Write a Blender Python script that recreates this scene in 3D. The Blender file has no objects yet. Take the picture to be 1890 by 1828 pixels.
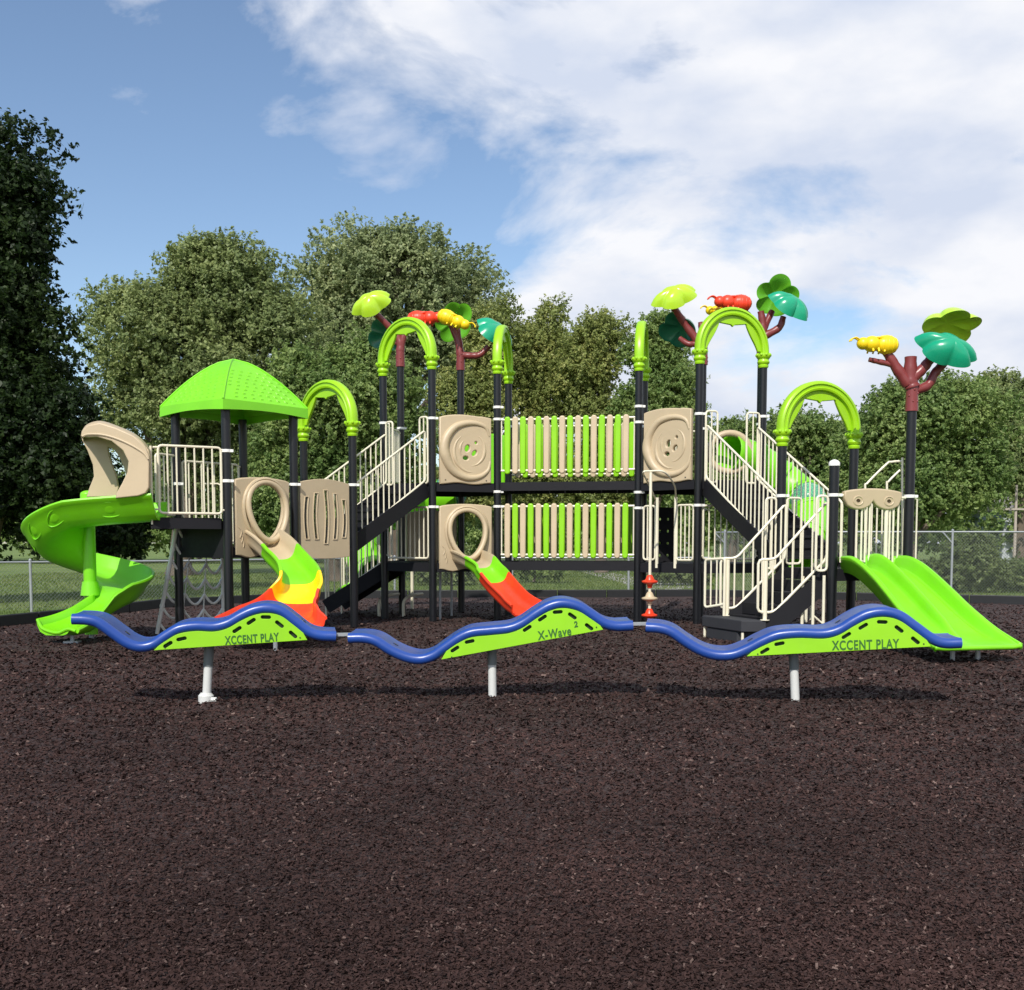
import bpy, math, random
import numpy as np
from mathutils import Vector, Matrix
random.seed(7)
rng = np.random.default_rng(11)
R = math.radians
PI = math.pi
sc = bpy.context.scene
COL = sc.collection

# ------------------------------------------------------------------ camera
F = 1980.0; CH = 1.4; PITCH = R(4.0); HOR = 1000.0
YP = HOR + F * math.tan(PITCH)
cam = bpy.data.cameras.new('camera'); camo = bpy.data.objects.new('camera', cam); COL.objects.link(camo)
camo.location = (0, 0, CH); camo.rotation_euler = (PI / 2 - PITCH, 0, 0)
cam.sensor_width = 36; cam.lens = 36 * F / 1890; cam.shift_y = (YP - 914) / 1890
cam.clip_start = 0.1; cam.clip_end = 3000
sc.camera = camo
sc.render.resolution_x = 1024; sc.render.resolution_y = 990

def W(px, py, Y):
    """point at depth Y that lies behind photo pixel px,py"""
    u = (px - 945) / F; v = -(py - YP) / F
    d = Vector((u, math.cos(PITCH) + v * math.sin(PITCH), -math.sin(PITCH) + v * math.cos(PITCH)))
    return Vector((0, 0, CH)) + d * (Y / d.y)
def G(px, py):
    u = (px - 945) / F; v = -(py - YP) / F
    d = Vector((u, math.cos(PITCH) + v * math.sin(PITCH), -math.sin(PITCH) + v * math.cos(PITCH)))
    return Vector((0, 0, CH)) + d * (-CH / d.z)

# ------------------------------------------------------------------ light
SUN_EL = R(43); SUN_AZ_X, SUN_AZ_Y = 0.28, 1.0      # light travels towards +x +y
h = math.hypot(SUN_AZ_X, SUN_AZ_Y)
trav = Vector((SUN_AZ_X / h * math.cos(SUN_EL), SUN_AZ_Y / h * math.cos(SUN_EL), -math.sin(SUN_EL)))
sl = bpy.data.lights.new('sun', 'SUN'); sl.energy = 4.6; sl.angle = R(0.5); sl.color = (1.0, 0.95, 0.87)
so = bpy.data.objects.new('sun', sl); COL.objects.link(so); so.location = (-10, -10, 30)
so.rotation_euler = trav.to_track_quat('-Z', 'Y').to_euler()
w = bpy.data.worlds.new('World'); sc.world = w; w.use_nodes = True
nt = w.node_tree; nt.nodes.clear(); N = nt.nodes; L = nt.links
sky = N.new('ShaderNodeTexSky'); sky.sky_type = 'NISHITA'; sky.sun_disc = False
sky.sun_elevation = SUN_EL; sky.sun_rotation = math.atan2(-trav.x, -trav.y)
sky.air_density = 1.0; sky.dust_density = 0.6; sky.ozone_density = 2.0
b1 = N.new('ShaderNodeBackground'); b1.inputs[1].default_value = 0.15; L.new(sky.outputs[0], b1.inputs[0])
tc = N.new('ShaderNodeTexCoord'); mp = N.new('ShaderNodeMapping'); mp.inputs['Scale'].default_value = (1, 1, 2.1)
mp.inputs['Location'].default_value = (0.55, 0.1, 0.32)
L.new(tc.outputs['Generated'], mp.inputs[0])
nz = N.new('ShaderNodeTexNoise'); nz.inputs['Scale'].default_value = 3.6; nz.inputs['Detail'].default_value = 9
nz.inputs['Roughness'].default_value = 0.56; nz.inputs['Distortion'].default_value = 0.25
L.new(mp.outputs[0], nz.inputs[0])
sx = N.new('ShaderNodeSeparateXYZ'); L.new(tc.outputs['Generated'], sx.inputs[0])
ma = N.new('ShaderNodeMath'); ma.operation = 'MULTIPLY_ADD'; ma.inputs[1].default_value = 0.36
L.new(sx.outputs[0], ma.inputs[0]); L.new(nz.outputs[0], ma.inputs[2])
cr = N.new('ShaderNodeValToRGB'); cr.color_ramp.elements[0].position = 0.435; cr.color_ramp.elements[1].position = 0.56
L.new(ma.outputs[0], cr.inputs[0])
nz2 = N.new('ShaderNodeTexNoise'); nz2.inputs['Scale'].default_value = 6.5; nz2.inputs['Detail'].default_value = 6
L.new(mp.outputs[0], nz2.inputs[0])
cr2 = N.new('ShaderNodeValToRGB'); cr2.color_ramp.elements[0].position = 0.36; cr2.color_ramp.elements[1].position = 0.62
cr2.color_ramp.elements[0].color = (0.66, 0.73, 0.88, 1); cr2.color_ramp.elements[1].color = (0.95, 0.96, 1.0, 1)
L.new(nz2.outputs[0], cr2.inputs[0])
b2 = N.new('ShaderNodeBackground'); b2.inputs[1].default_value = 1.0; L.new(cr2.outputs[0], b2.inputs[0])
mx = N.new('ShaderNodeMixShader'); L.new(cr.outputs[0], mx.inputs[0]); L.new(b1.outputs[0], mx.inputs[1]); L.new(b2.outputs[0], mx.inputs[2])
ow = N.new('ShaderNodeOutputWorld'); L.new(mx.outputs[0], ow.inputs[0])
sc.view_settings.view_transform = 'Standard'; sc.view_settings.look = 'None'
sc.view_settings.exposure = 0.0; sc.view_settings.gamma = 1.0
sc.render.engine = 'CYCLES'

# ------------------------------------------------------------------ materials
def new_mat(name):
    m = bpy.data.materials.new(name); m.use_nodes = True
    nt = m.node_tree; return m, nt, nt.nodes['Principled BSDF']
def plastic(name, col, rough=0.35, var=0.10, bump=0.05, scale=14, spec=0.5, metallic=0.0, dirt=0.25):
    m, nt, p = new_mat(name); N = nt.nodes; L = nt.links
    tc = N.new('ShaderNodeTexCoord')
    n = N.new('ShaderNodeTexNoise'); n.inputs['Scale'].default_value = 1.7; n.inputs['Detail'].default_value = 6
    L.new(tc.outputs['Object'], n.inputs[0])
    r = N.new('ShaderNodeValToRGB'); r.color_ramp.elements[0].position = 0.3; r.color_ramp.elements[1].position = 0.7
    r.color_ramp.elements[0].color = tuple(c * (1 - var) for c in col) + (1,)
    r.color_ramp.elements[1].color = tuple(min(1, c * (1 + var * 0.6)) for c in col) + (1,)
    L.new(n.outputs[0], r.inputs[0])
    # dusty film and scuffs
    n3 = N.new('ShaderNodeTexNoise'); n3.inputs['Scale'].default_value = 9; n3.inputs['Detail'].default_value = 8; n3.inputs['Roughness'].default_value = 0.7
    L.new(tc.outputs['Object'], n3.inputs[0])
    r3 = N.new('ShaderNodeMapRange'); r3.inputs[1].default_value = 0.52; r3.inputs[2].default_value = 0.75; r3.inputs[4].default_value = dirt
    L.new(n3.outputs[0], r3.inputs[0])
    mixc = N.new('ShaderNodeMix'); mixc.data_type = 'RGBA'
    L.new(r3.outputs[0], mixc.inputs[0]); L.new(r.outputs[0], mixc.inputs[6])
    g = sum(col) / 3
    mixc.inputs[7].default_value = tuple(0.72 * c + 0.28 * (0.35 * g + 0.12 * min(1, g * 6)) for c in col) + (1,)
    L.new(mixc.outputs[2], p.inputs['Base Color'])
    n2 = N.new('ShaderNodeTexNoise'); n2.inputs['Scale'].default_value = scale; n2.inputs['Detail'].default_value = 4
    L.new(tc.outputs['Object'], n2.inputs[0])
    b = N.new('ShaderNodeBump'); b.inputs['Strength'].default_value = bump; b.inputs['Distance'].default_value = 0.02
    L.new(n2.outputs[0], b.inputs['Height']); L.new(b.outputs[0], p.inputs['Normal'])
    mr = N.new('ShaderNodeMapRange'); mr.inputs[3].default_value = rough * 0.8; mr.inputs[4].default_value = min(1, rough * 1.35)
    L.new(n3.outputs[0], mr.inputs[0]); L.new(mr.outputs[0], p.inputs['Roughness'])
    p.inputs['Metallic'].default_value = metallic; p.inputs['Specular IOR Level'].default_value = spec
    return m
M = {}
M['lime'] = plastic('lime_plastic', (0.25, 0.60, 0.006), 0.36)
M['slide_green'] = plastic('slide_green_plastic', (0.19, 0.61, 0.010), 0.34)
M['arch'] = plastic('arch_yellow_green', (0.31, 0.60, 0.008), 0.34)
M['roof'] = plastic('roof_green', (0.19, 0.62, 0.012), 0.42)
M['panel_green'] = plastic('panel_green', (0.26, 0.60, 0.006), 0.5, dirt=0.12)
M['leaf_lime'] = plastic('leaf_lime_plastic', (0.43, 0.68, 0.03), 0.22)
M['leaf_green'] = plastic('leaf_mid_green_plastic', (0.12, 0.42, 0.02), 0.3)
M['leaf_dark'] = plastic('leaf_dark_green_plastic', (0.01, 0.14, 0.075), 0.3)
M['leaf_teal'] = plastic('leaf_teal_plastic', (0.008, 0.32, 0.17), 0.25)
M['tan'] = plastic('tan_plastic', (0.50, 0.40, 0.26), 0.42, var=0.08, bump=0.08)
M['slat_tan'] = plastic('slat_tan', (0.56, 0.45, 0.30), 0.45)
M['cream'] = plastic('cream_metal', (0.76, 0.71, 0.55), 0.35, dirt=0.12)
M['white'] = plastic('white_metal', (0.78, 0.78, 0.74), 0.35)
M['black'] = plastic('black_metal', (0.0045, 0.005, 0.0075), 0.33, dirt=0.3)
M['deck'] = plastic('black_coated_deck', (0.011, 0.011, 0.014), 0.62, dirt=0.5, spec=0.25)
M['red'] = plastic('red_plastic', (0.80, 0.05, 0.015), 0.35)
M['yellow'] = plastic('yellow_plastic', (0.90, 0.62, 0.005), 0.35)
M['maroon'] = plastic('maroon_plastic', (0.20, 0.035, 0.035), 0.32)
M['blue'] = plastic('blue_plastic', (0.015, 0.060, 0.29), 0.30, dirt=0.35)
M['bolt_or_hole'] = plastic('dark_bolt_and_hole', (0.012, 0.012, 0.014), 0.4)  # real bolts, and the dark of the holes in the beams
M['letter'] = plastic('dark_green_letter', (0.03, 0.13, 0.015), 0.6)
M['slot_shade'] = plastic('painted_slot_shade', (0.012, 0.03, 0.010), 0.7)  # dark colour in place of the shade inside the beam slots
M['steel'] = plastic('galvanised_steel', (0.42, 0.44, 0.46), 0.42, metallic=0.6)
M['pale_paint'] = plastic('pale_grey_paint', (0.60, 0.61, 0.59), 0.42, dirt=0.35)
M['shaded_paint'] = plastic('pale_paint_shaded', (0.16, 0.18, 0.18), 0.42)  # post paint darkened to stand in for shade under the beam
M['wire'] = plastic('fence_wire', (0.20, 0.22, 0.21), 0.5, metallic=0.3)
M['kerb'] = plastic('black_kerb_plastic', (0.008, 0.009, 0.011), 0.5)
M['bark'] = plastic('tree_bark', (0.13, 0.10, 0.075), 0.9, var=0.35, bump=0.8, scale=9)
M['house_wall'] = plastic('house_siding', (0.40, 0.43, 0.46), 0.8)
M['house_roof'] = plastic('house_shingles', (0.16, 0.15, 0.15), 0.9)
M['step'] = plastic('grey_rubber_step', (0.035, 0.036, 0.042), 0.7, spec=0.3)
M['win'] = plastic('window_dark_glass', (0.03, 0.04, 0.05), 0.1)
M['pole_wood'] = plastic('weathered_pole', (0.38, 0.33, 0.29), 0.8)
def dome_mat():
    m, nt, p = new_mat('blue_clear_dome')
    p.inputs['Base Color'].default_value = (0.30, 0.62, 0.72, 1); p.inputs['Roughness'].default_value = 0.08
    p.inputs['Transmission Weight'].default_value = 0.75; p.inputs['IOR'].default_value = 1.15
    n = nt.nodes.new('ShaderNodeTexNoise'); n.inputs['Scale'].default_value = 5
    r = nt.nodes.new('ShaderNodeMapRange'); r.inputs[3].default_value = 0.05; r.inputs[4].default_value = 0.3
    nt.links.new(n.outputs[0], r.inputs[0]); nt.links.new(r.outputs[0], p.inputs['Roughness'])
    return m
M['dome'] = dome_mat()
def leaf_mat(name, c1, c2, c3, trans=0.45):
    m = bpy.data.materials.new(name); m.use_nodes = True; nt = m.node_tree; N = nt.nodes; L = nt.links; N.clear()
    geo = N.new('ShaderNodeNewGeometry'); tc = N.new('ShaderNodeTexCoord')
    n = N.new('ShaderNodeTexNoise'); n.inputs['Scale'].default_value = 0.45; n.inputs['Detail'].default_value = 4
    L.new(tc.outputs['Object'], n.inputs[0])
    ad = N.new('ShaderNodeMath'); ad.operation = 'MULTIPLY_ADD'; ad.inputs[1].default_value = 0.55
    sb = N.new('ShaderNodeMath'); sb.operation = 'MULTIPLY_ADD'; sb.inputs[1].default_value = 1.6; sb.inputs[2].default_value = -0.55
    L.new(n.outputs[0], sb.inputs[0])
    L.new(geo.outputs['Random Per Island'], ad.inputs[0]); L.new(sb.outputs[0], ad.inputs[2])
    r = N.new('ShaderNodeValToRGB'); e = r.color_ramp.elements
    e[0].position = 0.1; e[0].color = c1 + (1,); e[1].position = 0.95; e[1].color = c3 + (1,)
    k = e.new(0.5); k.color = c2 + (1,)
    L.new(ad.outputs[0], r.inputs[0])
    d = N.new('ShaderNodeBsdfPrincipled'); d.inputs['Roughness'].default_value = 0.5; d.inputs['Specular IOR Level'].default_value = 0.35
    t = N.new('ShaderNodeBsdfTranslucent'); mxs = N.new('ShaderNodeMixShader'); mxs.inputs[0].default_value = trans
    L.new(r.outputs[0], d.inputs['Base Color']); L.new(r.outputs[0], t.inputs[0])
    L.new(d.outputs[0], mxs.inputs[1]); L.new(t.outputs[0], mxs.inputs[2])
    o = N.new('ShaderNodeOutputMaterial'); L.new(mxs.outputs[0], o.inputs[0]); return m
M['lf_dark'] = leaf_mat('dark_maple_leaves', (0.011, 0.025, 0.008), (0.023, 0.048, 0.011), (0.052, 0.086, 0.021))
M['lf_grey'] = leaf_mat('grey_green_leaves', (0.156, 0.211, 0.083), (0.225, 0.282, 0.104), (0.374, 0.428, 0.171))
M['lf_silver'] = leaf_mat('silver_green_leaves', (0.181, 0.232, 0.107), (0.266, 0.326, 0.152), (0.459, 0.502, 0.246))
M['lf_mid'] = leaf_mat('mid_green_leaves', (0.120, 0.206, 0.057), (0.204, 0.294, 0.088), (0.360, 0.447, 0.151))
M['lf_yellow'] = leaf_mat('yellow_green_leaves', (0.172, 0.220, 0.061), (0.276, 0.330, 0.102), (0.473, 0.474, 0.157))
M['lf_bush'] = leaf_mat('pale_bush_leaves', (0.096, 0.144, 0.042), (0.180, 0.240, 0.084), (0.288, 0.348, 0.144))

def mulch_mat():
    m, nt, p = new_mat('dark_brown_mulch'); N = nt.nodes; L = nt.links
    tc = N.new('ShaderNodeTexCoord')
    v = N.new('ShaderNodeTexVoronoi'); v.inputs['Scale'].default_value = 28; L.new(tc.outputs['Object'], v.inputs[0])
    n = N.new('ShaderNodeTexNoise'); n.inputs['Scale'].default_value = 0.7; n.inputs['Detail'].default_value = 7; L.new(tc.outputs['Object'], n.inputs[0])
    r = N.new('ShaderNodeValToRGB'); e = r.color_ramp.elements
    e[0].color = (0.022, 0.0115, 0.0100, 1); e[1].color = (0.056, 0.030, 0.026, 1); e[0].position = 0.1; e[1].position = 0.9
    ad = N.new('ShaderNodeMath'); ad.operation = 'MULTIPLY_ADD'; ad.inputs[1].default_value = 0.5
    sp = N.new('ShaderNodeSeparateColor'); L.new(v.outputs['Color'], sp.inputs[0]); L.new(sp.outputs[0], ad.inputs[0])
    s2 = N.new('ShaderNodeMath'); s2.operation = 'MULTIPLY'; s2.inputs[1].default_value = 0.5; L.new(n.outputs[0], s2.inputs[0]); L.new(s2.outputs[0], ad.inputs[2])
    L.new(ad.outputs[0], r.inputs[0]); L.new(r.outputs[0], p.inputs['Base Color']); p.inputs['Roughness'].default_value = 0.85
    b = N.new('ShaderNodeBump'); b.inputs['Strength'].default_value = 0.9; b.inputs['Distance'].default_value = 0.03
    L.new(v.outputs['Distance'], b.inputs['Height']); L.new(b.outputs[0], p.inputs['Normal'])
    return m
M['mulch'] = mulch_mat()
def chip_mat():
    m, nt, p = new_mat('mulch_shreds'); N = nt.nodes; L = nt.links
    geo = N.new('ShaderNodeNewGeometry'); r = N.new('ShaderNodeValToRGB'); e = r.color_ramp.elements
    e[0].color = (0.025, 0.0125, 0.0108, 1); e[1].color = (0.15, 0.105, 0.09, 1); k = e.new(0.94); k.color = (0.056, 0.0305, 0.0268, 1)
    L.new(geo.outputs['Random Per Island'], r.inputs[0]); p.inputs['Roughness'].default_value = 0.9; p.inputs['Specular IOR Level'].default_value = 0.2
    tc = N.new('ShaderNodeTexCoord'); n = N.new('ShaderNodeTexNoise'); n.inputs['Scale'].default_value = 0.55; n.inputs['Detail'].default_value = 5; L.new(tc.outputs['Object'], n.inputs[0])
    mr = N.new('ShaderNodeMapRange'); mr.inputs[1].default_value = 0.35; mr.inputs[2].default_value = 0.65; mr.inputs[3].default_value = 0.72; mr.inputs[4].default_value = 1.25; L.new(n.outputs[0], mr.inputs[0])
    vm = N.new('ShaderNodeVectorMath'); vm.operation = 'SCALE'; L.new(r.outputs[0], vm.inputs[0]); L.new(mr.outputs[0], vm.inputs['Scale']); L.new(vm.outputs[0], p.inputs['Base Color'])
    return m
M['chip'] = chip_mat()
def grass_mat(name, c1, c2, c3):
    m, nt, p = new_mat(name); N = nt.nodes; L = nt.links
    tc = N.new('ShaderNodeTexCoord')
    n = N.new('ShaderNodeTexNoise'); n.inputs['Scale'].default_value = 0.35; n.inputs['Detail'].default_value = 10; n.inputs['Roughness'].default_value = 0.7
    L.new(tc.outputs['Object'], n.inputs[0]); r = N.new('ShaderNodeValToRGB'); e = r.color_ramp.elements
    e[0].position = 0.3; e[0].color = c1 + (1,); e[1].position = 0.72; e[1].color = c3 + (1,); k = e.new(0.5); k.color = c2 + (1,)
    L.new(n.outputs[0], r.inputs[0]); L.new(r.outputs[0], p.inputs['Base Color']); p.inputs['Roughness'].default_value = 0.9
    n2 = N.new('ShaderNodeTexNoise'); n2.inputs['Scale'].default_value = 30; L.new(tc.outputs['Object'], n2.inputs[0])
    b = N.new('ShaderNodeBump'); b.inputs['Strength'].default_value = 0.8; b.inputs['Distance'].default_value = 0.06
    L.new(n2.outputs[0], b.inputs['Height']); L.new(b.outputs[0], p.inputs['Normal']); return m
M['grass'] = grass_mat('lawn_grass', (0.075, 0.125, 0.025), (0.125, 0.185, 0.038), (0.20, 0.23, 0.065))
M['blade'] = leaf_mat('grass_blades', (0.07, 0.12, 0.025), (0.13, 0.19, 0.04), (0.22, 0.26, 0.07))
M['path'] = grass_mat('pale_path', (0.32, 0.31, 0.29), (0.38, 0.37, 0.35), (0.44, 0.43, 0.4))

# ------------------------------------------------------------------ mesh helpers
def tag(o, label=None, cat=None, group=None, kind=None):
    if label: o['label'] = label
    if cat: o['category'] = cat
    if group: o['group'] = group
    if kind: o['kind'] = kind
    return o
def wloc(o):
    v = Vector(o.location)
    while o.parent: o = o.parent; v += Vector(o.location)
    return v
def empty(name, loc):
    o = bpy.data.objects.new(name, None); COL.objects.link(o); o.location = loc; o.empty_display_size = 0.2; return o
class MB:
    def __init__(s): s.v = []; s.f = []; s.fm = []; s.mi = 0
    def add(s, vs, fs):
        k = len(s.v); s.v.extend([tuple(x) for x in vs]); s.f.extend([tuple(i + k for i in f) for f in fs]); s.fm.extend([s.mi] * len(fs)); return s
    def hexa(s, c):   # 8 corners: bottom 4, top 4
        return s.add(c, [(0, 3, 2, 1), (4, 5, 6, 7), (0, 1, 5, 4), (1, 2, 6, 5), (2, 3, 7, 6), (3, 0, 4, 7)])
    def box(s, c, size, rz=0):
        c = Vector(c); a = Vector((math.cos(rz), math.sin(rz), 0)) * size[0] / 2; b = Vector((-math.sin(rz), math.cos(rz), 0)) * size[1] / 2; z = Vector((0, 0, size[2] / 2))
        return s.hexa([c - a - b - z, c + a - b - z, c + a + b - z, c - a + b - z, c - a - b + z, c + a - b + z, c + a + b + z, c - a + b + z])
    def bar(s, p, q, wd, ht):
        p = Vector(p); q = Vector(q); d = (q - p).normalized(); sd = d.cross(Vector((0, 0, 1)))
        if sd.length < 1e-4: sd = Vector((1, 0, 0))
        sd.normalize(); up = sd.cross(d); a = sd * wd / 2; b = up * ht / 2
        return s.hexa([p - a - b, p + a - b, q + a - b, q - a - b, p - a + b, p + a + b, q + a + b, q - a + b])
    def tube(s, pts, r, seg=8, closed=False, cap=True):
        pts = [Vector(p) for p in pts]; n = len(pts)
        rs = r if isinstance(r, (list, tuple)) else [r] * n
        vs = []; prev = None
        for i, p in enumerate(pts):
            if closed: t = (pts[(i + 1) % n] - pts[i - 1])
            else: t = pts[min(i + 1, n - 1)] - pts[max(i - 1, 0)]
            if t.length < 1e-9: t = Vector((0, 0, 1))
            t.normalize()
            if prev is None:
                a = t.cross(Vector((0, 0, 1)))
                if a.length < 1e-3: a = t.cross(Vector((1, 0, 0)))
            else: a = prev - t * prev.dot(t)
            a.normalize(); prev = a; b = t.cross(a)
            for k in range(seg):
                th = 2 * PI * k / seg; vs.append(p + (a * math.cos(th) + b * math.sin(th)) * rs[i])
        fs = []
        m = n if closed else n - 1
        for i in range(m):
            j = (i + 1) % n
            for k in range(seg):
                k2 = (k + 1) % seg; fs.append((i * seg + k, i * seg + k2, j * seg + k2, j * seg + k))
        if cap and not closed:
            fs.append(tuple(range(seg))[::-1]); fs.append(tuple((n - 1) * seg + k for k in range(seg)))
        return s.add(vs, fs)
    def sweep(s, pts, sides, ups, prof, cap=True):
        """prof closed polygon of (side, up); may be a function of index"""
        vs = []; n = len(pts)
        for i, p in enumerate(pts):
            pr = prof(i) if callable(prof) else prof
            for (a, b) in pr: vs.append(Vector(p) + sides[i] * a + ups[i] * b)
        m = len(pr); fs = []
        for i in range(n - 1):
            for k in range(m):
                k2 = (k + 1) % m; fs.append((i * m + k, i * m + k2, (i + 1) * m + k2, (i + 1) * m + k))
        if cap: fs.append(tuple(range(m))[::-1]); fs.append(tuple((n - 1) * m + k for k in range(m)))
        return s.add(vs, fs)
    def lathe(s, c, prof, seg=20):
        c = Vector(c); vs = []; n = len(prof)
        for (r, z) in prof:
            for k in range(seg): vs.append(c + Vector((r * math.cos(2 * PI * k / seg), r * math.sin(2 * PI * k / seg), z)))
        fs = []
        for i in range(n - 1):
            for k in range(seg):
                k2 = (k + 1) % seg; fs.append((i * seg + k, i * seg + k2, (i + 1) * seg + k2, (i + 1) * seg + k))
        fs.append(tuple(range(seg))[::-1]); fs.append(tuple((n - 1) * seg + k for k in range(seg)))
        return s.add(vs, fs)
    def prism(s, poly, z0, z1):
        n = len(poly); vs = [Vector((p[0], p[1], z0)) for p in poly] + [Vector((p[0], p[1], z1)) for p in poly]
        fs = [tuple(range(n))[::-1], tuple(range(n, 2 * n))] + [(i, (i + 1) % n, n + (i + 1) % n, n + i) for i in range(n)]
        return s.add(vs, fs)
    def ball(s, c, rad, seg=14, rings=9, M3=None):
        c = Vector(c); vs = []; fs = []
        for i in range(rings + 1):
            ph = PI * i / rings
            for k in range(seg):
                th = 2 * PI * k / seg
                p = Vector((rad[0] * math.sin(ph) * math.cos(th), rad[1] * math.sin(ph) * math.sin(th), rad[2] * math.cos(ph)))
                if M3 is not None: p = M3 @ p
                vs.append(c + p)
        for i in range(rings):
            for k in range(seg):
                k2 = (k + 1) % seg; fs.append((i * seg + k, (i + 1) * seg + k, (i + 1) * seg + k2, i * seg + k2))
        return s.add(vs, fs)
    def build(s, name, mat, parent=None, smooth=True, ang=38, bevel=0):
        V = np.array(s.v, dtype=float)
        lo = V.min(0); hi = V.max(0); org = Vector(((lo[0] + hi[0]) / 2, (lo[1] + hi[1]) / 2, lo[2]))
        me = bpy.data.meshes.new(name); me.from_pydata([tuple(Vector(p) - org) for p in s.v], [], s.f)
        mats = mat if isinstance(mat, (list, tuple)) else [mat]
        for m_ in mats: me.materials.append(m_)
        if len(mats) > 1: me.polygons.foreach_set('material_index', s.fm)
        fin(me, smooth, ang)
        o = bpy.data.objects.new(name, me); COL.objects.link(o)
        if parent: o.parent = parent; o.location = org - wloc(parent)
        else: o.location = org
        if bevel:
            bv = o.modifiers.new('bevel', 'BEVEL'); bv.width = bevel; bv.segments = 2; bv.limit_method = 'ANGLE'
        return o
def fin(me, smooth=True, ang=38):
    import bmesh
    bm = bmesh.new(); bm.from_mesh(me); bmesh.ops.recalc_face_normals(bm, faces=bm.faces); bm.to_mesh(me); bm.free()
    if smooth:
        me.polygons.foreach_set('use_smooth', [True] * len(me.polygons)); me.set_sharp_from_angle(angle=R(ang))
    me.update()
def panel_geo(outline, holes=(), thick=0.05, bevel=0.012):
    """2D shape with holes, returns vertices (u, v, n) and faces"""
    cu = bpy.data.curves.new('tmp', 'CURVE'); cu.dimensions = '2D'; cu.fill_mode = 'BOTH'
    cu.extrude = thick / 2 - bevel; cu.bevel_depth = bevel; cu.bevel_resolution = 2; cu.offset = -bevel
    for poly in [outline] + list(holes):
        sp = cu.splines.new('POLY'); sp.points.add(len(poly) - 1)
        for i, p in enumerate(poly): sp.points[i].co = (p[0], p[1], 0, 1)
        sp.use_cyclic_u = True
    o = bpy.data.objects.new('tmp', cu); COL.objects.link(o)
    dg = bpy.context.evaluated_depsgraph_get(); me = bpy.data.meshes.new_from_object(o.evaluated_get(dg))
    vs = [tuple(v.co) for v in me.vertices]; fs = [tuple(p.vertices) for p in me.polygons]
    bpy.data.objects.remove(o); bpy.data.curves.remove(cu); bpy.data.meshes.remove(me)
    return vs, fs
def put(mb, geo, org, xd):
    xd = Vector((xd[0], xd[1], 0)).normalized(); nd = Vector((xd.y, -xd.x, 0)); org = Vector(org)   # nd faces the camera side
    mb.add([org + xd * v[0] + Vector((0, 0, v[1])) + nd * v[2] for v in geo[0]], geo[1]); return mb
def text_geo(txt, size, thick=0.004, shear=0):
    cu = bpy.data.curves.new('tmp', 'FONT'); cu.body = txt; cu.size = size; cu.extrude = thick / 2; cu.space_character = 1.12; cu.align_x = 'CENTER'; cu.shear = shear; cu.offset = 0.0028
    o = bpy.data.objects.new('tmp', cu); COL.objects.link(o)
    dg = bpy.context.evaluated_depsgraph_get(); me = bpy.data.meshes.new_from_object(o.evaluated_get(dg))
    vs = [tuple(v.co) for v in me.vertices]; fs = [tuple(p.vertices) for p in me.polygons]
    bpy.data.objects.remove(o); bpy.data.curves.remove(cu); bpy.data.meshes.remove(me)
    return vs, fs
def np_mesh(name, V, nper, mat, parent=None, loc=None):
    """V: (n*nper,3) array of separate polygons"""
    n = len(V) // nper
    org = np.array(loc if loc is not None else (V[:, 0].mean(), V[:, 1].mean(), V[:, 2].min()))
    me = bpy.data.meshes.new(name)
    me.vertices.add(len(V)); me.vertices.foreach_set('co', (V - org).astype(np.float32).ravel())
    me.loops.add(len(V)); me.loops.foreach_set('vertex_index', np.arange(len(V), dtype=np.int32))
    me.polygons.add(n); me.polygons.foreach_set('loop_start', np.arange(0, len(V), nper, dtype=np.int32))
    try: me.polygons.foreach_set('loop_total', np.full(n, nper, dtype=np.int32))
    except Exception: pass
    me.update(calc_edges=True); me.materials.append(mat)
    o = bpy.data.objects.new(name, me); COL.objects.link(o)
    if parent: o.parent = parent; o.location = Vector(org) - wloc(parent)
    else: o.location = org
    return o
def smooth_path(pts, n=6):
    """Catmull-Rom"""
    P = [Vector(p) for p in pts]; P = [P[0] * 2 - P[1]] + P + [P[-1] * 2 - P[-2]]; out = []
    for i in range(1, len(P) - 2):
        for k in range(n):
            t = k / n; a, b, c, d = P[i - 1], P[i], P[i + 1], P[i + 2]
            out.append(0.5 * ((2 * b) + (c - a) * t + (2 * a - 5 * b + 4 * c - d) * t * t + (3 * b - a - 3 * c + d) * t ** 3))
    out.append(P[-2]); return out
def Z(v, z): return Vector((v[0], v[1], z))

# ================================================================== GROUND
def grid_plane(name, poly, z, mat):
    mb = MB(); n = len(poly); mb.add([Vector((p[0], p[1], z)) for p in poly], [tuple(range(n))]); return mb.build(name, mat, smooth=False)
lawn = grid_plane('lawn', [(-400, -20), (400, -20), (400, 900), (-400, 900)], -0.07, M['grass']); tag(lawn, kind='structure')
border = [G(-500, 1225), G(-40, 1162), G(160, 1140), G(300, 1122), G(660, 1104), G(1300, 1102), G(1900, 1116), G(2300, 1128)]
mul = MB()
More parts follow.
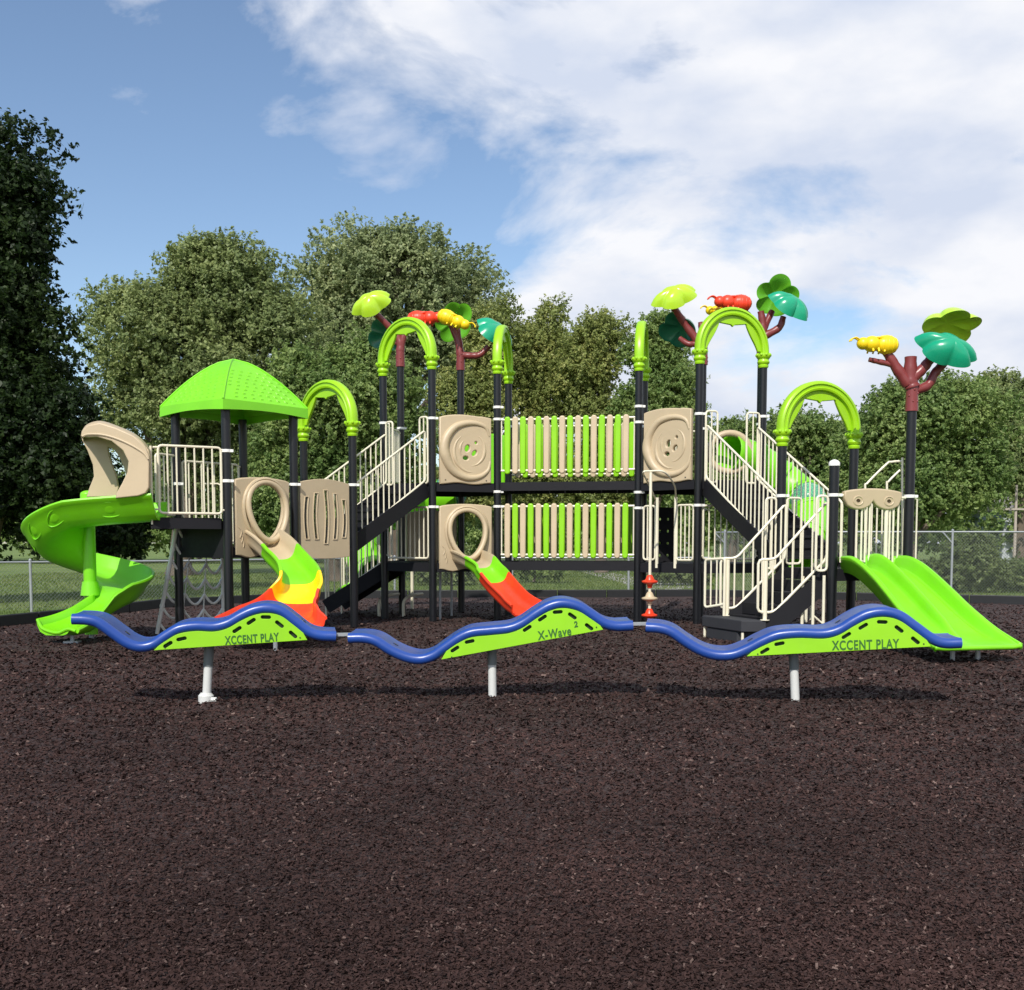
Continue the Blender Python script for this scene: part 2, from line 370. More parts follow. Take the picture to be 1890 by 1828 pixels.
# mulch bed as an uneven sheet
xs = np.linspace(-16, 16, 400); ys = np.concatenate([np.linspace(-3, 2.5, 12), np.linspace(2.6, 14, 190), np.linspace(14.1, 31, 90)])
def bnd(x):
    for i in range(len(border) - 1):
        if border[i].x <= x <= border[i + 1].x:
            t = (x - border[i].x) / (border[i + 1].x - border[i].x); return border[i].y * (1 - t) + border[i + 1].y * t
    return border[0].y if x < border[0].x else border[-1].y
ph = rng.uniform(0, 6.28, 24); kx = rng.normal(0, 1, 24); ky = rng.normal(0, 1, 24)
heaps = [(-2.55, 9.15, .035, .15), (-0.18, 9.5, .035, .15), (2.4, 9.15, .035, .15), (-3.2, 13.5, -.05, .55), (0.25, 16.9, -.05, .55), (5.3, 11.9, -.055, .6), (-6.1, 14.0, -.05, .5)]
hr = np.random.default_rng(5)
for k in range(150):
    fy = hr.uniform(3.4, 15); heaps.append((hr.uniform(-1, 1) * (fy * 0.5), fy, -hr.uniform(0.008, 0.022), hr.uniform(0.09, 0.2)))
def gz(X, Y):
    z = 0
    for i in range(24):
        s = 0.5 * 1.22 ** i; z = z + 0.012 / (1 + 0.35 * i) * np.sin(kx[i] * s * X + ky[i] * s * Y + ph[i])
    z = z * 0.7
    for (hx, hy, A, sg) in heaps:      # mulch heaped round posts, kicked out hollows, footprints
        z = z + A * np.exp(-((X - hx) ** 2 + (Y - hy) ** 2) / (sg * sg))
    return z
V = []; XX, YY = np.meshgrid(xs, ys)
BD = np.array([bnd(x) for x in xs])
YY = np.minimum(YY, BD[None, :]); ZZ = gz(XX, YY) + 0.004
V = np.stack([XX, YY, ZZ], -1).reshape(-1, 3); nx = len(xs)
Fs = [(j * nx + i, j * nx + i + 1, (j + 1) * nx + i + 1, (j + 1) * nx + i) for j in range(len(ys) - 1) for i in range(nx - 1)]
mul.add(V.tolist(), Fs); mo = mul.build('mulch_ground', M['mulch'], ang=180); tag(mo, kind='structure')
# loose shreds lying on the bed
nchip = 480000
yy = 2.9 / (1 - rng.random(nchip) * (1 - 2.9 / 26.5))
xx = (rng.random(nchip) * 2 - 1) * (yy * 0.52 + 0.5); kp = yy < np.interp(xx, [b.x for b in border], [b.y for b in border]) - 0.1; yy = yy[kp]; xx = xx[kp]; nchip = len(yy)
zz = gz(xx, yy) + rng.uniform(0.002, 0.016, nchip)
ln = rng.uniform(0.0045, 0.0135, nchip) * np.clip(yy / 5.5, 0.8, 2.4); wd = ln * rng.uniform(0.25, 0.6, nchip)
a = rng.uniform(0, 2 * PI, nchip); tilt = rng.normal(0, 0.35, nchip); roll = rng.normal(0, 0.45, nchip)
d1 = np.stack([np.cos(a) * np.cos(tilt), np.sin(a) * np.cos(tilt), np.sin(tilt)], -1)
d2 = np.stack([-np.sin(a) * np.cos(roll), np.cos(a) * np.cos(roll), np.sin(roll)], -1)
c = np.stack([xx, yy, zz], -1); L1 = d1 * ln[:, None]; L2 = d2 * wd[:, None]
lift = np.array([0, 0, 1.0]) * (wd * 0.7)[:, None]
# each shred: bent strip of two quads -> use quads
q = np.stack([c - L1 - L2, c + L1 - L2 * 0.6, c + L1 * 0.9 + L2, c - L1 * 0.8 + L2 * 0.8 + lift], 1).reshape(-1, 3)
ch = np_mesh('mulch_shreds', q, 4, M['chip'], loc=(0, 8, 0)); tag(ch, 'loose dark brown shredded mulch covering the play area ground', 'mulch', kind='stuff')
# path far behind
pth = MB(); pa = [G(1000, 1041), G(1075, 1046), G(1165, 1061), G(1300, 1078)]; pb = [G(1010, 1045), G(1070, 1053), G(1130, 1068), G(1210, 1090)]
for i in range(3): pth.add([Z(pa[i], -0.064), Z(pa[i + 1], -0.064), Z(pb[i + 1], -0.064), Z(pb[i], -0.064)], [(0, 1, 2, 3)])
tag(pth.build('path', M['path'], smooth=False), kind='structure')

# border timbers
be = empty('mulch_border', (0, 25, 0)); tag(be, 'black plastic kerb edging the brown mulch bed in front of the fences', 'edging')
for i in range(len(border) - 1):
    p, q2 = border[i], border[i + 1]; Lg = (q2 - p).length; n = max(1, round(Lg / 1.3)); d = (q2 - p) / n
    for k in range(n):
        mb = MB(); dd = d.normalized() * 0.012
        mb.bar(p + d * k + dd + Vector((0, 0, 0.07)), p + d * (k + 1) - dd + Vector((0, 0, 0.07)), 0.11, 0.24)
        mb.build('border_timber', M['kerb'], be, smooth=False, bevel=0.012)

# grass blades near the bed
ng = 120000
gx = rng.uniform(-22, 24, ng); gy = rng.uniform(17, 60, ng); bb = np.interp(gx, [b.x for b in border], [b.y for b in border])
gy = bb + 0.15 + (rng.random(ng) ** 1.8) * 38
hgt = rng.uniform(0.04, 0.10, ng); aa = rng.uniform(0, PI, ng); wv = np.stack([np.cos(aa), np.sin(aa), aa * 0], -1) * 0.012 * (gy / 25)[:, None]
c = np.stack([gx, gy, gx * 0 - 0.07], -1); tip = c + np.stack([rng.normal(0, 0.03, ng), rng.normal(0, 0.03, ng), hgt], -1)
gb = np_mesh('grass', np.stack([c - wv, c + wv, tip], 1).reshape(-1, 3), 3, M['blade'], loc=(0, 30, 0)); tag(gb, 'short green lawn grass beyond the black kerb', 'grass', kind='stuff')

# ================================================================== FENCES
def chain_fence(name, label, pts, H, post_gap, arms=False, extra=None):
    base = pts[0]; e = empty(name, Z(base, 0)); tag(e, label, 'fence')
    tot = [0]
    for i in range(len(pts) - 1): tot.append(tot[-1] + (pts[i + 1] - pts[i]).length)
    def at(s, z):
        s = min(max(s, 0), tot[-1])
        for i in range(len(pts) - 1):
            if s <= tot[i + 1] + 1e-6:
                t = (s - tot[i]) / (tot[i + 1] - tot[i]); p = pts[i].lerp(pts[i + 1], t); return Vector((p.x, p.y, z))
    sp = 0.075; n = int((tot[-1] + H) / sp); V = []
    def strip(a, b, r):
        d = (b - a).normalized(); s1 = Vector((d.z, 0, -d.x)); V.extend([a - s1 * r, b - s1 * r, b + s1 * r, a + s1 * r])
        V.extend([a - Vector((0, r, 0)), b - Vector((0, r, 0)), b + Vector((0, r, 0)), a + Vector((0, r, 0))])
    for k in range(-int(H / sp), n):
        s0 = k * sp
        for sg in (1, -1):
            sa, sb = (s0, s0 + H * 0.95) if sg > 0 else (s0 + H * 0.95, s0)
            za, zb = 0.0, H
            lo, hi = (0, tot[-1])
            if max(sa, sb) < lo + 0.02 or min(sa, sb) > hi - 0.02: continue
            def clip(s, other, z, zo):
                if s < lo: t = (lo - s) / (other - s); return lo, z + (zo - z) * t
                if s > hi: t = (s - hi) / (s - other); return hi, z + (zo - z) * t
                return s, z
            a2, za2 = clip(sa, sb, za, zb); b2_, zb2 = clip(sb, sa, zb, za)
            strip(at(a2, za2), at(b2_, zb2), 0.0026 if not arms else 0.0034)
    np_mesh('chain_link_mesh', np.array([tuple(v) for v in V]), 4, M['wire'], e)
    top = MB(); top.tube([Z(p, H) for p in pts], 0.021, 8); top.build('top_rail', M['steel'], e)
    k = 0.3
    while k < tot[-1]:
        p = at(k, 0); mb = MB(); mb.tube([Z(p, -0.05), Z(p, H + 0.04)], 0.03, 10); mb.tube([Z(p, H + 0.04), Z(p, H + 0.07)], [0.034, 0.01], 10)
        if arms: mb.bar(Z(p, H + 0.0) + Vector((-0.02, 0, -0.27)), Z(p, H) + Vector((-0.26, -0.05, -0.02)), 0.05, 0.03)
        mb.build('fence_post', M['steel'], e); k += post_gap
    return e
low_pts = [Z(W(-260, 1000, 19.5), 0), Z(W(-60, 1000, 21.5), 0), Z(W(330, 1000, 23.5), 0), Z(W(700, 1000, 27.8), 0), Z(W(1312, 1000, 28.2), 0)]
chain_fence('chain_link_fence', 'low galvanised chain link fence behind the playground on its left and middle', low_pts, 0.98, 3.05)
hi_pts = [Z(W(1320, 1000, 28.0), 0), Z(W(1440, 1000, 26.6), 0), Z(W(2150, 1000, 26.6), 0)]
chain_fence('chain_link_fence', 'tall galvanised chain link fence behind the double slide with angled post arms', hi_pts, 1.64, 2.95, arms=True)

# ================================================================== TREES
def leaves(blobs, nleaf, size, clump=0.75, cl_n=None, fill=0.55):
    """blobs: (center, rx, ry, rz); leaves sit on short twigs that radiate from clumps in an uneven volume"""
    vol = np.array([b[1] * b[2] * b[3] for b in blobs]) ** 0.75; vol /= vol.sum()
    ncl = cl_n or int(max(30, 26 * len(blobs)))
    bi = rng.choice(len(blobs), ncl, p=vol)
    d = rng.normal(0, 1, (ncl, 3)); d /= np.linalg.norm(d, axis=1)[:, None]
    rad = (fill + (1.0 - fill) * rng.random(ncl)) * (1 + 0.08 * rng.normal(0, 1, ncl))
    C = np.array([tuple(b[0]) for b in blobs])[bi]; S = np.array([b[1:4] for b in blobs])[bi]
    S = np.maximum(S - 0.75 * clump, 0.35 * S)
    cc = C + d * rad[:, None] * S
    cs = clump * np.exp(rng.normal(0, 0.38, ncl))
    # twigs
    ntw = max(ncl * 8, nleaf // 16); wts = cs ** 2; wts /= wts.sum(); ti = rng.choice(ncl, ntw, p=wts)
    o = rng.normal(0, 1, (ntw, 3)) + d[ti] * 0.5 + np.array([0, 0, 0.45]); o /= np.linalg.norm(o, axis=1)[:, None]
    tb = cc[ti] + o * (cs[ti] * rng.uniform(0.25, 1.0, ntw) ** 0.6)[:, None] * np.array([1, 1, 0.8])
    td = o * 0.8 + rng.normal(0, 0.45, (ntw, 3)) + np.array([0, 0, 0.25]); td /= np.linalg.norm(td, axis=1)[:, None]
    tl = clump * rng.uniform(0.25, 0.75, ntw)
    ci = rng.integers(0, ntw, nleaf); f = rng.random(nleaf)
    P = tb[ci] + td[ci] * (tl[ci] * f)[:, None] + rng.normal(0, 1, (nleaf, 3)) * (tl[ci] * 0.16 * (1.25 - f))[:, None]
    nrm = o[ci] * 0.7 + rng.normal(0, 0.6, (nleaf, 3)) + np.array([0, 0, 0.4]); nrm /= np.linalg.norm(nrm, axis=1)[:, None]
    t = np.cross(nrm, rng.normal(0, 1, (nleaf, 3))); t /= np.linalg.norm(t, axis=1)[:, None]; b = np.cross(nrm, t)
    s = size * rng.uniform(0.6, 1.35, nleaf)
    t *= s[:, None]; b *= (s * rng.uniform(0.45, 0.7, nleaf))[:, None]
    q = np.stack([P - t, P - b * 0.9 + t * 0.1, P + t, P + b + t * 0.15], 1).reshape(-1, 3)
    return q, cc
def tree(name, label, cat, px, D, blobs, nleaf, size, mat, tr=0.28, group=None, clump=0.8, cl_n=None, depth=0.6, trunk=True, fill=0.55, kid='crown', limbs=9):
    """blobs in photo pixels (px, py, rx, ry) at the tree's own depth"""
    base = Z(W(px, 1000, D), -0.02); e = empty(name, base); tag(e, label, cat, group)
    ppm = F / D; bl = []
    for (bx, by, rx, ry) in blobs:
        yo = rng.uniform(-0.25, 0.25) * rx / ppm
        c = W(bx, by, D); c.y += yo; bl.append((c, rx / ppm, rx / ppm * depth, ry / ppm))
    q, cc = leaves(bl, nleaf, size, clump, cl_n, fill)
    keep = (q.reshape(-1, 4, 3)[:, :, 2].min(1) > 0.0); q = q.reshape(-1, 4, 3)[keep].reshape(-1, 3)
    np_mesh(kid, q, 4, mat, e)
    if trunk:
        mb = MB(); cen = sum((b[0] for b in bl), Vector()) / len(bl); fork = base.lerp(Z(base, 0).lerp(cen, 1), 0.45)
        wob = lambda s: Vector((rng.normal(0, s), rng.normal(0, s), 0))
        tpath = smooth_path([base, base.lerp(fork, 0.5) + wob(tr * 0.3), fork, fork.lerp(cen, 0.6) + wob(tr), cen + Vector((0, 0, (max(b[0].z + b[3] * 0.6 for b in bl) - cen.z) * 0.7))], 4)
        mb.tube(tpath, [tr * (1.25 if i == 0 else 1) * (1 - 0.85 * i / len(tpath)) for i in range(len(tpath))], 10)
        for k in rng.choice(len(cc), min(limbs * 3, len(cc)), replace=False):
            s0 = rng.integers(len(tpath) // 3, len(tpath) - 2); a = tpath[s0]; tgt = Vector(cc[k])
            if tgt.z < a.z - 0.5: continue
            mid = a.lerp(tgt, 0.5) + Vector((rng.normal(0, .2), rng.normal(0, .2), 0.25))
            sp = smooth_path([a, mid, tgt], 4); r0 = tr * 0.38
            mb.tube(sp, [r0 * (1 - 0.85 * i / len(sp)) for i in range(len(sp))], 6)
        mb.build('trunk', M['bark'], e)
    return e
GR = 'trees beyond the fence'
tree('maple_tree', 'very dark leafy tree filling the left edge beside the spiral slide', 'tree', -40, 25.5,
     [(-70, 350, 160, 170), (20, 420, 85, 110), (-50, 560, 140, 140), (25, 590, 80, 95), (20, 720, 110, 110), (122, 630, 32, 22), (-60, 760, 170, 150), (115, 770, 85, 62), (60, 860, 120, 90), (150, 870, 50, 45), (-20, 935, 150, 62), (100, 925, 70, 52)],
     230000, 0.062, M['lf_dark'], tr=0.35, clump=0.55, cl_n=560, group=GR)
tree('oak_tree', 'broad grey green tree rising behind the green pyramid roof', 'tree', 330, 46,
     [(390, 570, 140, 100), (400, 510, 95, 60), (330, 640, 130, 100), (520, 580, 55, 50), (240, 640, 70, 90), (450, 560, 90, 80), (400, 490, 80, 45), (270, 740, 100, 80), (400, 740, 130, 90), (220, 780, 40, 50), (330, 850, 110, 80), (520, 640, 70, 70), (470, 830, 90, 80)],
     230000, 0.080, M['lf_grey'], tr=0.5, clump=0.85, cl_n=270, group=GR, limbs=14)
tree('poplar_tree', 'tall silvery green tree behind the left pair of plastic leaf toppers', 'tree', 730, 62,
     [(620, 540, 75, 60), (700, 500, 90, 60), (640, 560, 80, 70), (730, 530, 120, 85), (830, 540, 75, 60), (690, 470, 70, 40), (770, 465, 70, 36), (600, 640, 60, 70), (700, 650, 110, 80), (820, 640, 80, 80), (890, 590, 40, 45)],
     170000, 0.10, M['lf_silver'], tr=0.5, clump=1.0, cl_n=230, group=GR, limbs=14)
tree('willow_tree', 'soft mid green tree between the pyramid roof and the tall left arch', 'tree', 620, 40,
     [(600, 700, 90, 70), (680, 730, 80, 90), (540, 760, 80, 70), (640, 820, 110, 90), (540, 860, 90, 80), (730, 830, 70, 90), (620, 930, 120, 60), (500, 930, 80, 50), (680, 660, 50, 40)],
     170000, 0.070, M['lf_mid'], tr=0.3, clump=0.65, cl_n=300, group=GR)
ylw = [(905, 50, [(905, 650, 55, 95), (890, 780, 60, 100), (930, 590, 26, 45), (850, 740, 50, 60), (880, 900, 70, 70)], 'yellow green tree with a pointed top left of the slatted bridge', 'lf_yellow'),
       (1010, 52, [(1005, 640, 55, 75), (1020, 590, 26, 34), (970, 700, 50, 60), (1020, 760, 65, 90), (990, 880, 75, 80)], 'yellow green tree standing over the middle of the slatted bridge', 'lf_yellow'),
       (1110, 50, [(1100, 660, 50, 62), (1120, 625, 30, 36), (1075, 720, 50, 60), (1120, 790, 62, 80), (1100, 900, 80, 70)], 'yellow green tree standing behind the right half of the slatted bridge', 'lf_yellow'),
       (1205, 48, [(1200, 650, 48, 62), (1225, 620, 36, 40), (1240, 700, 55, 60), (1190, 760, 60, 80), (1262, 780, 34, 62), (1230, 870, 70, 80)], 'olive green tree ending the tall tree row beside the open sky', 'lf_mid')]
for (px, D, bl, lb, mt) in ylw:
    tree('broadleaf_tree', lb, 'tree', px, D, bl, 120000, 0.066, M[mt], tr=0.28, clump=0.62, cl_n=190, group=GR)
tree('broadleaf_tree', 'low dark green tree under the open sky behind the right stairs', 'tree', 1350, 60,
     [(1330, 830, 60, 60), (1400, 830, 60, 55), (1300, 880, 70, 60), (1380, 920, 90, 70), (1440, 820, 40, 45)], 60000, 0.10, M['lf_mid'], tr=0.3, clump=0.85, cl_n=120, group=GR)
tree('broadleaf_tree', 'rounded green tree seen through the arch over the landing', 'tree', 1500, 54,
     [(1490, 810, 60, 50), (1550, 840, 60, 60), (1450, 850, 50, 60), (1500, 910, 90, 70), (1420, 920, 50, 60)], 70000, 0.09, M['lf_mid'], tr=0.3, clump=0.8, cl_n=140, group=GR)
tree('broadleaf_tree', 'large dense green tree behind the rightmost tree topper post', 'tree', 1680, 42,
     [(1640, 800, 75, 70), (1720, 790, 80, 75), (1790, 790, 60, 65), (1620, 900, 80, 75), (1700, 900, 95, 85), (1790, 880, 70, 80), (1750, 740, 50, 35), (1660, 750, 40, 30)], 200000, 0.070, M['lf_mid'], tr=0.35, clump=0.65, cl_n=300, group=GR)
tree('broadleaf_tree', 'grey green tree cut off by the right edge of the picture', 'tree', 1890, 50,
     [(1880, 780, 60, 60), (1850, 740, 40, 40), (1930, 830, 70, 90), (1860, 860, 40, 50)], 80000, 0.085, M['lf_grey'], tr=0.3, clump=0.75, cl_n=140, group=GR)
# shrubs along the back
sh = [(215, 30, [(215, 950, 60, 55), (180, 985, 45, 40), (235, 1000, 35, 30)], 'dark leafy shrub behind the spiral slide', 'lf_dark', 30000, 0.07),
      (1795, 31, [(1790, 1040, 55, 42), (1740, 1065, 45, 32), (1835, 1070, 40, 30), (1800, 1010, 34, 28)], 'pale green shrub behind the tall fence beside the double slide', 'lf_bush', 42000, 0.05),
      (1880, 31, [(1885, 1070, 30, 26), (1910, 1060, 30, 30)], 'small pale shrub behind the tall fence at the right edge', 'lf_bush', 16000, 0.05),
      (830, 36, [(830, 1045, 50, 36), (790, 1060, 30, 26)], 'green shrub behind the low fence under the middle tower', 'lf_bush', 22000, 0.06),
      (985, 38, [(975, 1040, 34, 26), (1010, 1050, 25, 20)], 'small green shrub behind the low fence under the bridge', 'lf_mid', 14000, 0.06),
      (1245, 36, [(1245, 1055, 36, 34), (1280, 1060, 30, 28)], 'green shrub behind the low fence beside the hanging discs', 'lf_bush', 22000, 0.06)]
for (px, D, bl, lb, mt, n, s) in sh:
    tree('shrub', lb, 'shrub', px, D, bl, n, s, M[mt], tr=0.05, clump=0.3, cl_n=110, group='shrubs behind the fences', kid='foliage', limbs=5)
# far hedge mass closing the horizon
hb = []
q_all = []
for k in range(80):
    px = -500 + k * 38; D = 80 + 6 * math.sin(k * 1.7)
    bl = [(W(px, 930 - 22 * math.sin(k * 2.3), D), 2.4, 2.0, 3.4), (W(px + 20, 985, D - 4), 2.4, 2.0, 1.6)]; q, _ = leaves(bl, 6500, 0.15, 0.85, 60, 0.3); q_all.append(q)
fw = np_mesh('far_woodland', np.concatenate(q_all), 4, M['lf_mid'], loc=(0, 82, 0)); tag(fw, 'far mass of green woodland along the horizon behind the lawn', 'woodland', kind='stuff')

# house far right and a pole
hs = empty('house', Z(W(1905, 1000, 70), 0)); tag(hs, 'grey sided house half hidden by trees at the right edge', 'house')
a0 = W(1850, 1000, 70); b0 = W(1990, 1000, 70); mb = MB(); mb.box(((a0.x + b0.x) / 2, 73, 1.7), (b0.x - a0.x, 6, 3.4)); mb.build('wall', M['house_wall'], hs, smooth=False)
mb = MB(); cx = (a0.x + b0.x) / 2; hw = (b0.x - a0.x) / 2 + 0.4
mb.add([(cx - hw, 69.6, 3.4), (cx + hw, 69.6, 3.4), (cx + hw, 76.4, 3.4), (cx - hw, 76.4, 3.4), (cx - hw, 73, 5.2), (cx + hw, 73, 5.2)], [(0, 1, 5, 4), (2, 3, 4, 5), (0, 4, 3), (1, 2, 5), (0, 3, 2, 1)]); mb.build('roof', M['house_roof'], hs, smooth=False)
for k in range(3):
    mb = MB(); mb.box((a0.x + 0.9 + 1.5 * k, 69.97, 2.0), (0.8, 0.06, 1.1)); mb.build('window', M['win'], hs, smooth=False)
up = empty('utility_pole', Z(W(1873, 1000, 44), 0)); tag(up, 'thin weathered pole with a crossbar beyond the tall fence', 'pole')
p0 = W(1873, 1000, 44); mb = MB(); mb.tube([Z(p0, 0), Z(p0, 3.7)], [0.07, 0.05], 8); mb.build('pole', M['pole_wood'], up)
mb = MB(); mb.box((p0.x, p0.y - 0.07, 2.72), (0.95, 0.06, 0.07)); mb.build('crossbar', M['pole_wood'], up, smooth=False)

# ================================================================== PLAY STRUCTURE
PS = empty('play_structure', (0, 17, 0)); tag(PS, 'large linked playground structure with black posts, lime slides, slatted bridges and plastic tree toppers', 'playground')
ZU, ZL, ZA, ZA2 = 2.43, 1.03, 1.32, 1.74
def hexpts(c, ang):   # six posts counted from the given angle
    return [Vector((c.x + 1.2 * math.cos(R(ang + 60 * k)), c.y + 1.2 * math.sin(R(ang + 60 * k)), 0)) for k in range(6)]
cC = Vector((-1.188, 19.886, 0)); cD = Vector((3.321, 19.065, 0))
HC = hexpts(cC, 200.8)    # 0: left(709) 1: front(800) 2: front right(918) 3: right back(938) 4: back(852) 5: back left(742)
HD = hexpts(cD, 198.72)    # 0: left front(1175) 1: front(1288) 2: right(1402) 3: right back 4: back 5: left back(1187)
def sq(c, rr, ang): return [Vector((c.x + rr * math.cos(R(ang + 90 * k)), c.y + rr * math.sin(R(ang + 90 * k)), 0)) for k in range(4)]
cA = Vector((-4.205, 16.43, 0)); SA = sq(cA, 0.873, 186.2)   # 0 left(330) 1 front(422) 2 right(545) 3 back(452)
cS = Vector((4.684, 15.228, 0)); SS = sq(cS, 0.873, 154.4)  # 0 left(1440) 1 front(1535) 2 right(1675) 3 back(1570)
PB1 = Z(W(652, 950, 17.4), 0); PB2 = Z(W(562, 950, 18.3), 0)
PR = 0.066
def post(p, top, clamps=(), cap=False, side=1):
    mb = MB(); mb.tube([Z(p, -0.05), Z(p, top)], PR, 20); o = mb.build('post', M['black'], PS)
    for z in clamps:
        c = MB(); c.tube([Z(p, z - 0.022), Z(p, z + 0.022)], PR + 0.011, 20); c.box((p.x + 0.085 * side, p.y - 0.02, z), (0.05, 0.03, 0.04)); c.build('clamp', M['white'], o, bevel=0.004)
    if cap:
        c = MB(); c.lathe(Z(p, top), [(PR + 0.008, -0.03), (PR + 0.008, 0.01), (PR * 0.85, 0.035), (PR * 0.4, 0.05), (0.005, 0.055)]); c.build('post_cap', M['white'], o)
    return o
AZ = 4.39
for i, p in enumerate(HC): post(p, AZ + 0.1 if i < 4 else 4.78, (3.52, 2.00) if i in (0, 1) else ((3.76, 3.55, 2.28, 2.02) if i == 2 else (3.55, 2.02)))
for i, p in enumerate(HD): post(p, AZ + 0.05 if i in (0, 1, 2, 5) else 4.78, (3.72, 3.45, 2.25, 1.98) if i == 0 else (3.5, 2.0))
for i, p in enumerate(SA): post(p, 3.34, (2.70, 2.27) if i == 1 else (2.27,))
post(PB1, 3.18, (2.31,)); post(PB2, 3.18, (2.31,))
post(SS[0], 2.88, (2.06,)); post(SS[1], 2.44, (2.02,), cap=True); post(SS[2], 3.22, (2.02,)); post(SS[3], 2.88, (2.05,))

# decks
def deck(poly, z, name='deck'):
    mb = MB(); c = sum(poly, Vector()) / len(poly); pl = [c + (p - c) * 0.985 for p in poly]
    mb.prism([(p.x, p.y) for p in pl], z - 0.035, z); 
    for i in range(len(poly)):
        a, b = pl[i], pl[(i + 1) % len(pl)]; mb.bar(Z(a, z - 0.085), Z(b, z - 0.085), 0.05, 0.15)
    return mb.build(name, M['deck'], PS, smooth=False)
deck(HC, ZU); deck(HC, ZL); deck(HD, ZU); deck(HD, ZL); deck(SA, ZA); deck([SA[2], PB1, PB2, SA[3]], ZA); deck(SS, ZL)
plat_l = Z(W(281, 960, 15.05), 0); plat_bl = Z(W(288, 960, 15.85), 0)
deck([plat_l, SA[1] + Vector((-0.09, 0, 0)), SA[0] + Vector((0.02, 0, 0)), plat_bl], ZA2, 'deck')

# bridges
for z in (ZU, ZL):
    mb = MB(); a, b, c_, d_ = HC[2], HD[0], HD[5], HC[3]
    n = 26
    for k in range(n):
        t0 = (k + 0.08) / n; t1 = (k + 0.92) / n
        p, q_ = a.lerp(b, t0), a.lerp(b, t1); r_, s_ = d_.lerp(c_, t1), d_.lerp(c_, t0)
        mb.prism([(p.x, p.y), (q_.x, q_.y), (r_.x, r_.y), (s_.x, s_.y)], z - 0.04, z - 0.005)
    mb.bar(Z(a, z - 0.06), Z(b, z - 0.06), 0.06, 0.15); mb.bar(Z(d_, z - 0.06), Z(c_, z - 0.06), 0.06, 0.15)
    mb.build('bridge_deck', M['deck'], PS, smooth=False)
    for (p, q_, f, first) in ((a, b, 1, 0 if z == ZU else 1), (d_, c_, -1, 1)):
        off = Vector((0, -0.03 * f, 0)); d = (q_ - p); Lg = d.length; d.normalize()
        n = 16; z0, z1 = (z + 0.17, z + 1.15) if z == ZU else (z + 0.09, z + 1.03)
        mb = MB(); mb.tube([Z(p + d * 0.06, z0 + 0.05), Z(q_ - d * 0.06, z0 + 0.05)], 0.018, 8); mb.tube([Z(p + d * 0.06, z1 - 0.04), Z(q_ - d * 0.06, z1 - 0.04)], 0.018, 8)
        mb.tube([Z(p + d * 0.075, z0 + 0.05), Z(p + d * 0.075, z1 - 0.04)], 0.012, 8)
        mb.tube([Z(q_ - d * 0.075, z0 + 0.05), Z(q_ - d * 0.075, z1 - 0.04)], 0.012, 8)
        rl = mb.build('bridge_railing', M['cream'], PS)
        for k in range(n):
            s = 0.14 + (Lg - 0.26) * (k + 0.3) / n; c = p + d * s + Vector((d.y, -d.x, 0)) * 0.0
            mb = MB(); wv = 0.0525
            prof = [(-wv, z0 + 0.03), (-wv * .8, z0 + 0.005), (-wv * .4, z0 - 0.012), (wv * .4, z0 - 0.012), (wv * .8, z0 + 0.005), (wv, z0 + 0.03), (wv, z1 - 0.03), (wv * .8, z1 - 0.005), (wv * .4, z1 + 0.012), (-wv * .4, z1 + 0.012), (-wv * .8, z1 - 0.005), (-wv, z1 - 0.03)]
            g = panel_geo(prof, (), 0.07, 0.022); put(mb, g, Z(c, 0), d)
            lime = (k % 2 == first)
            mb.build('slat', M['lime'] if lime else M['slat_tan'], rl)

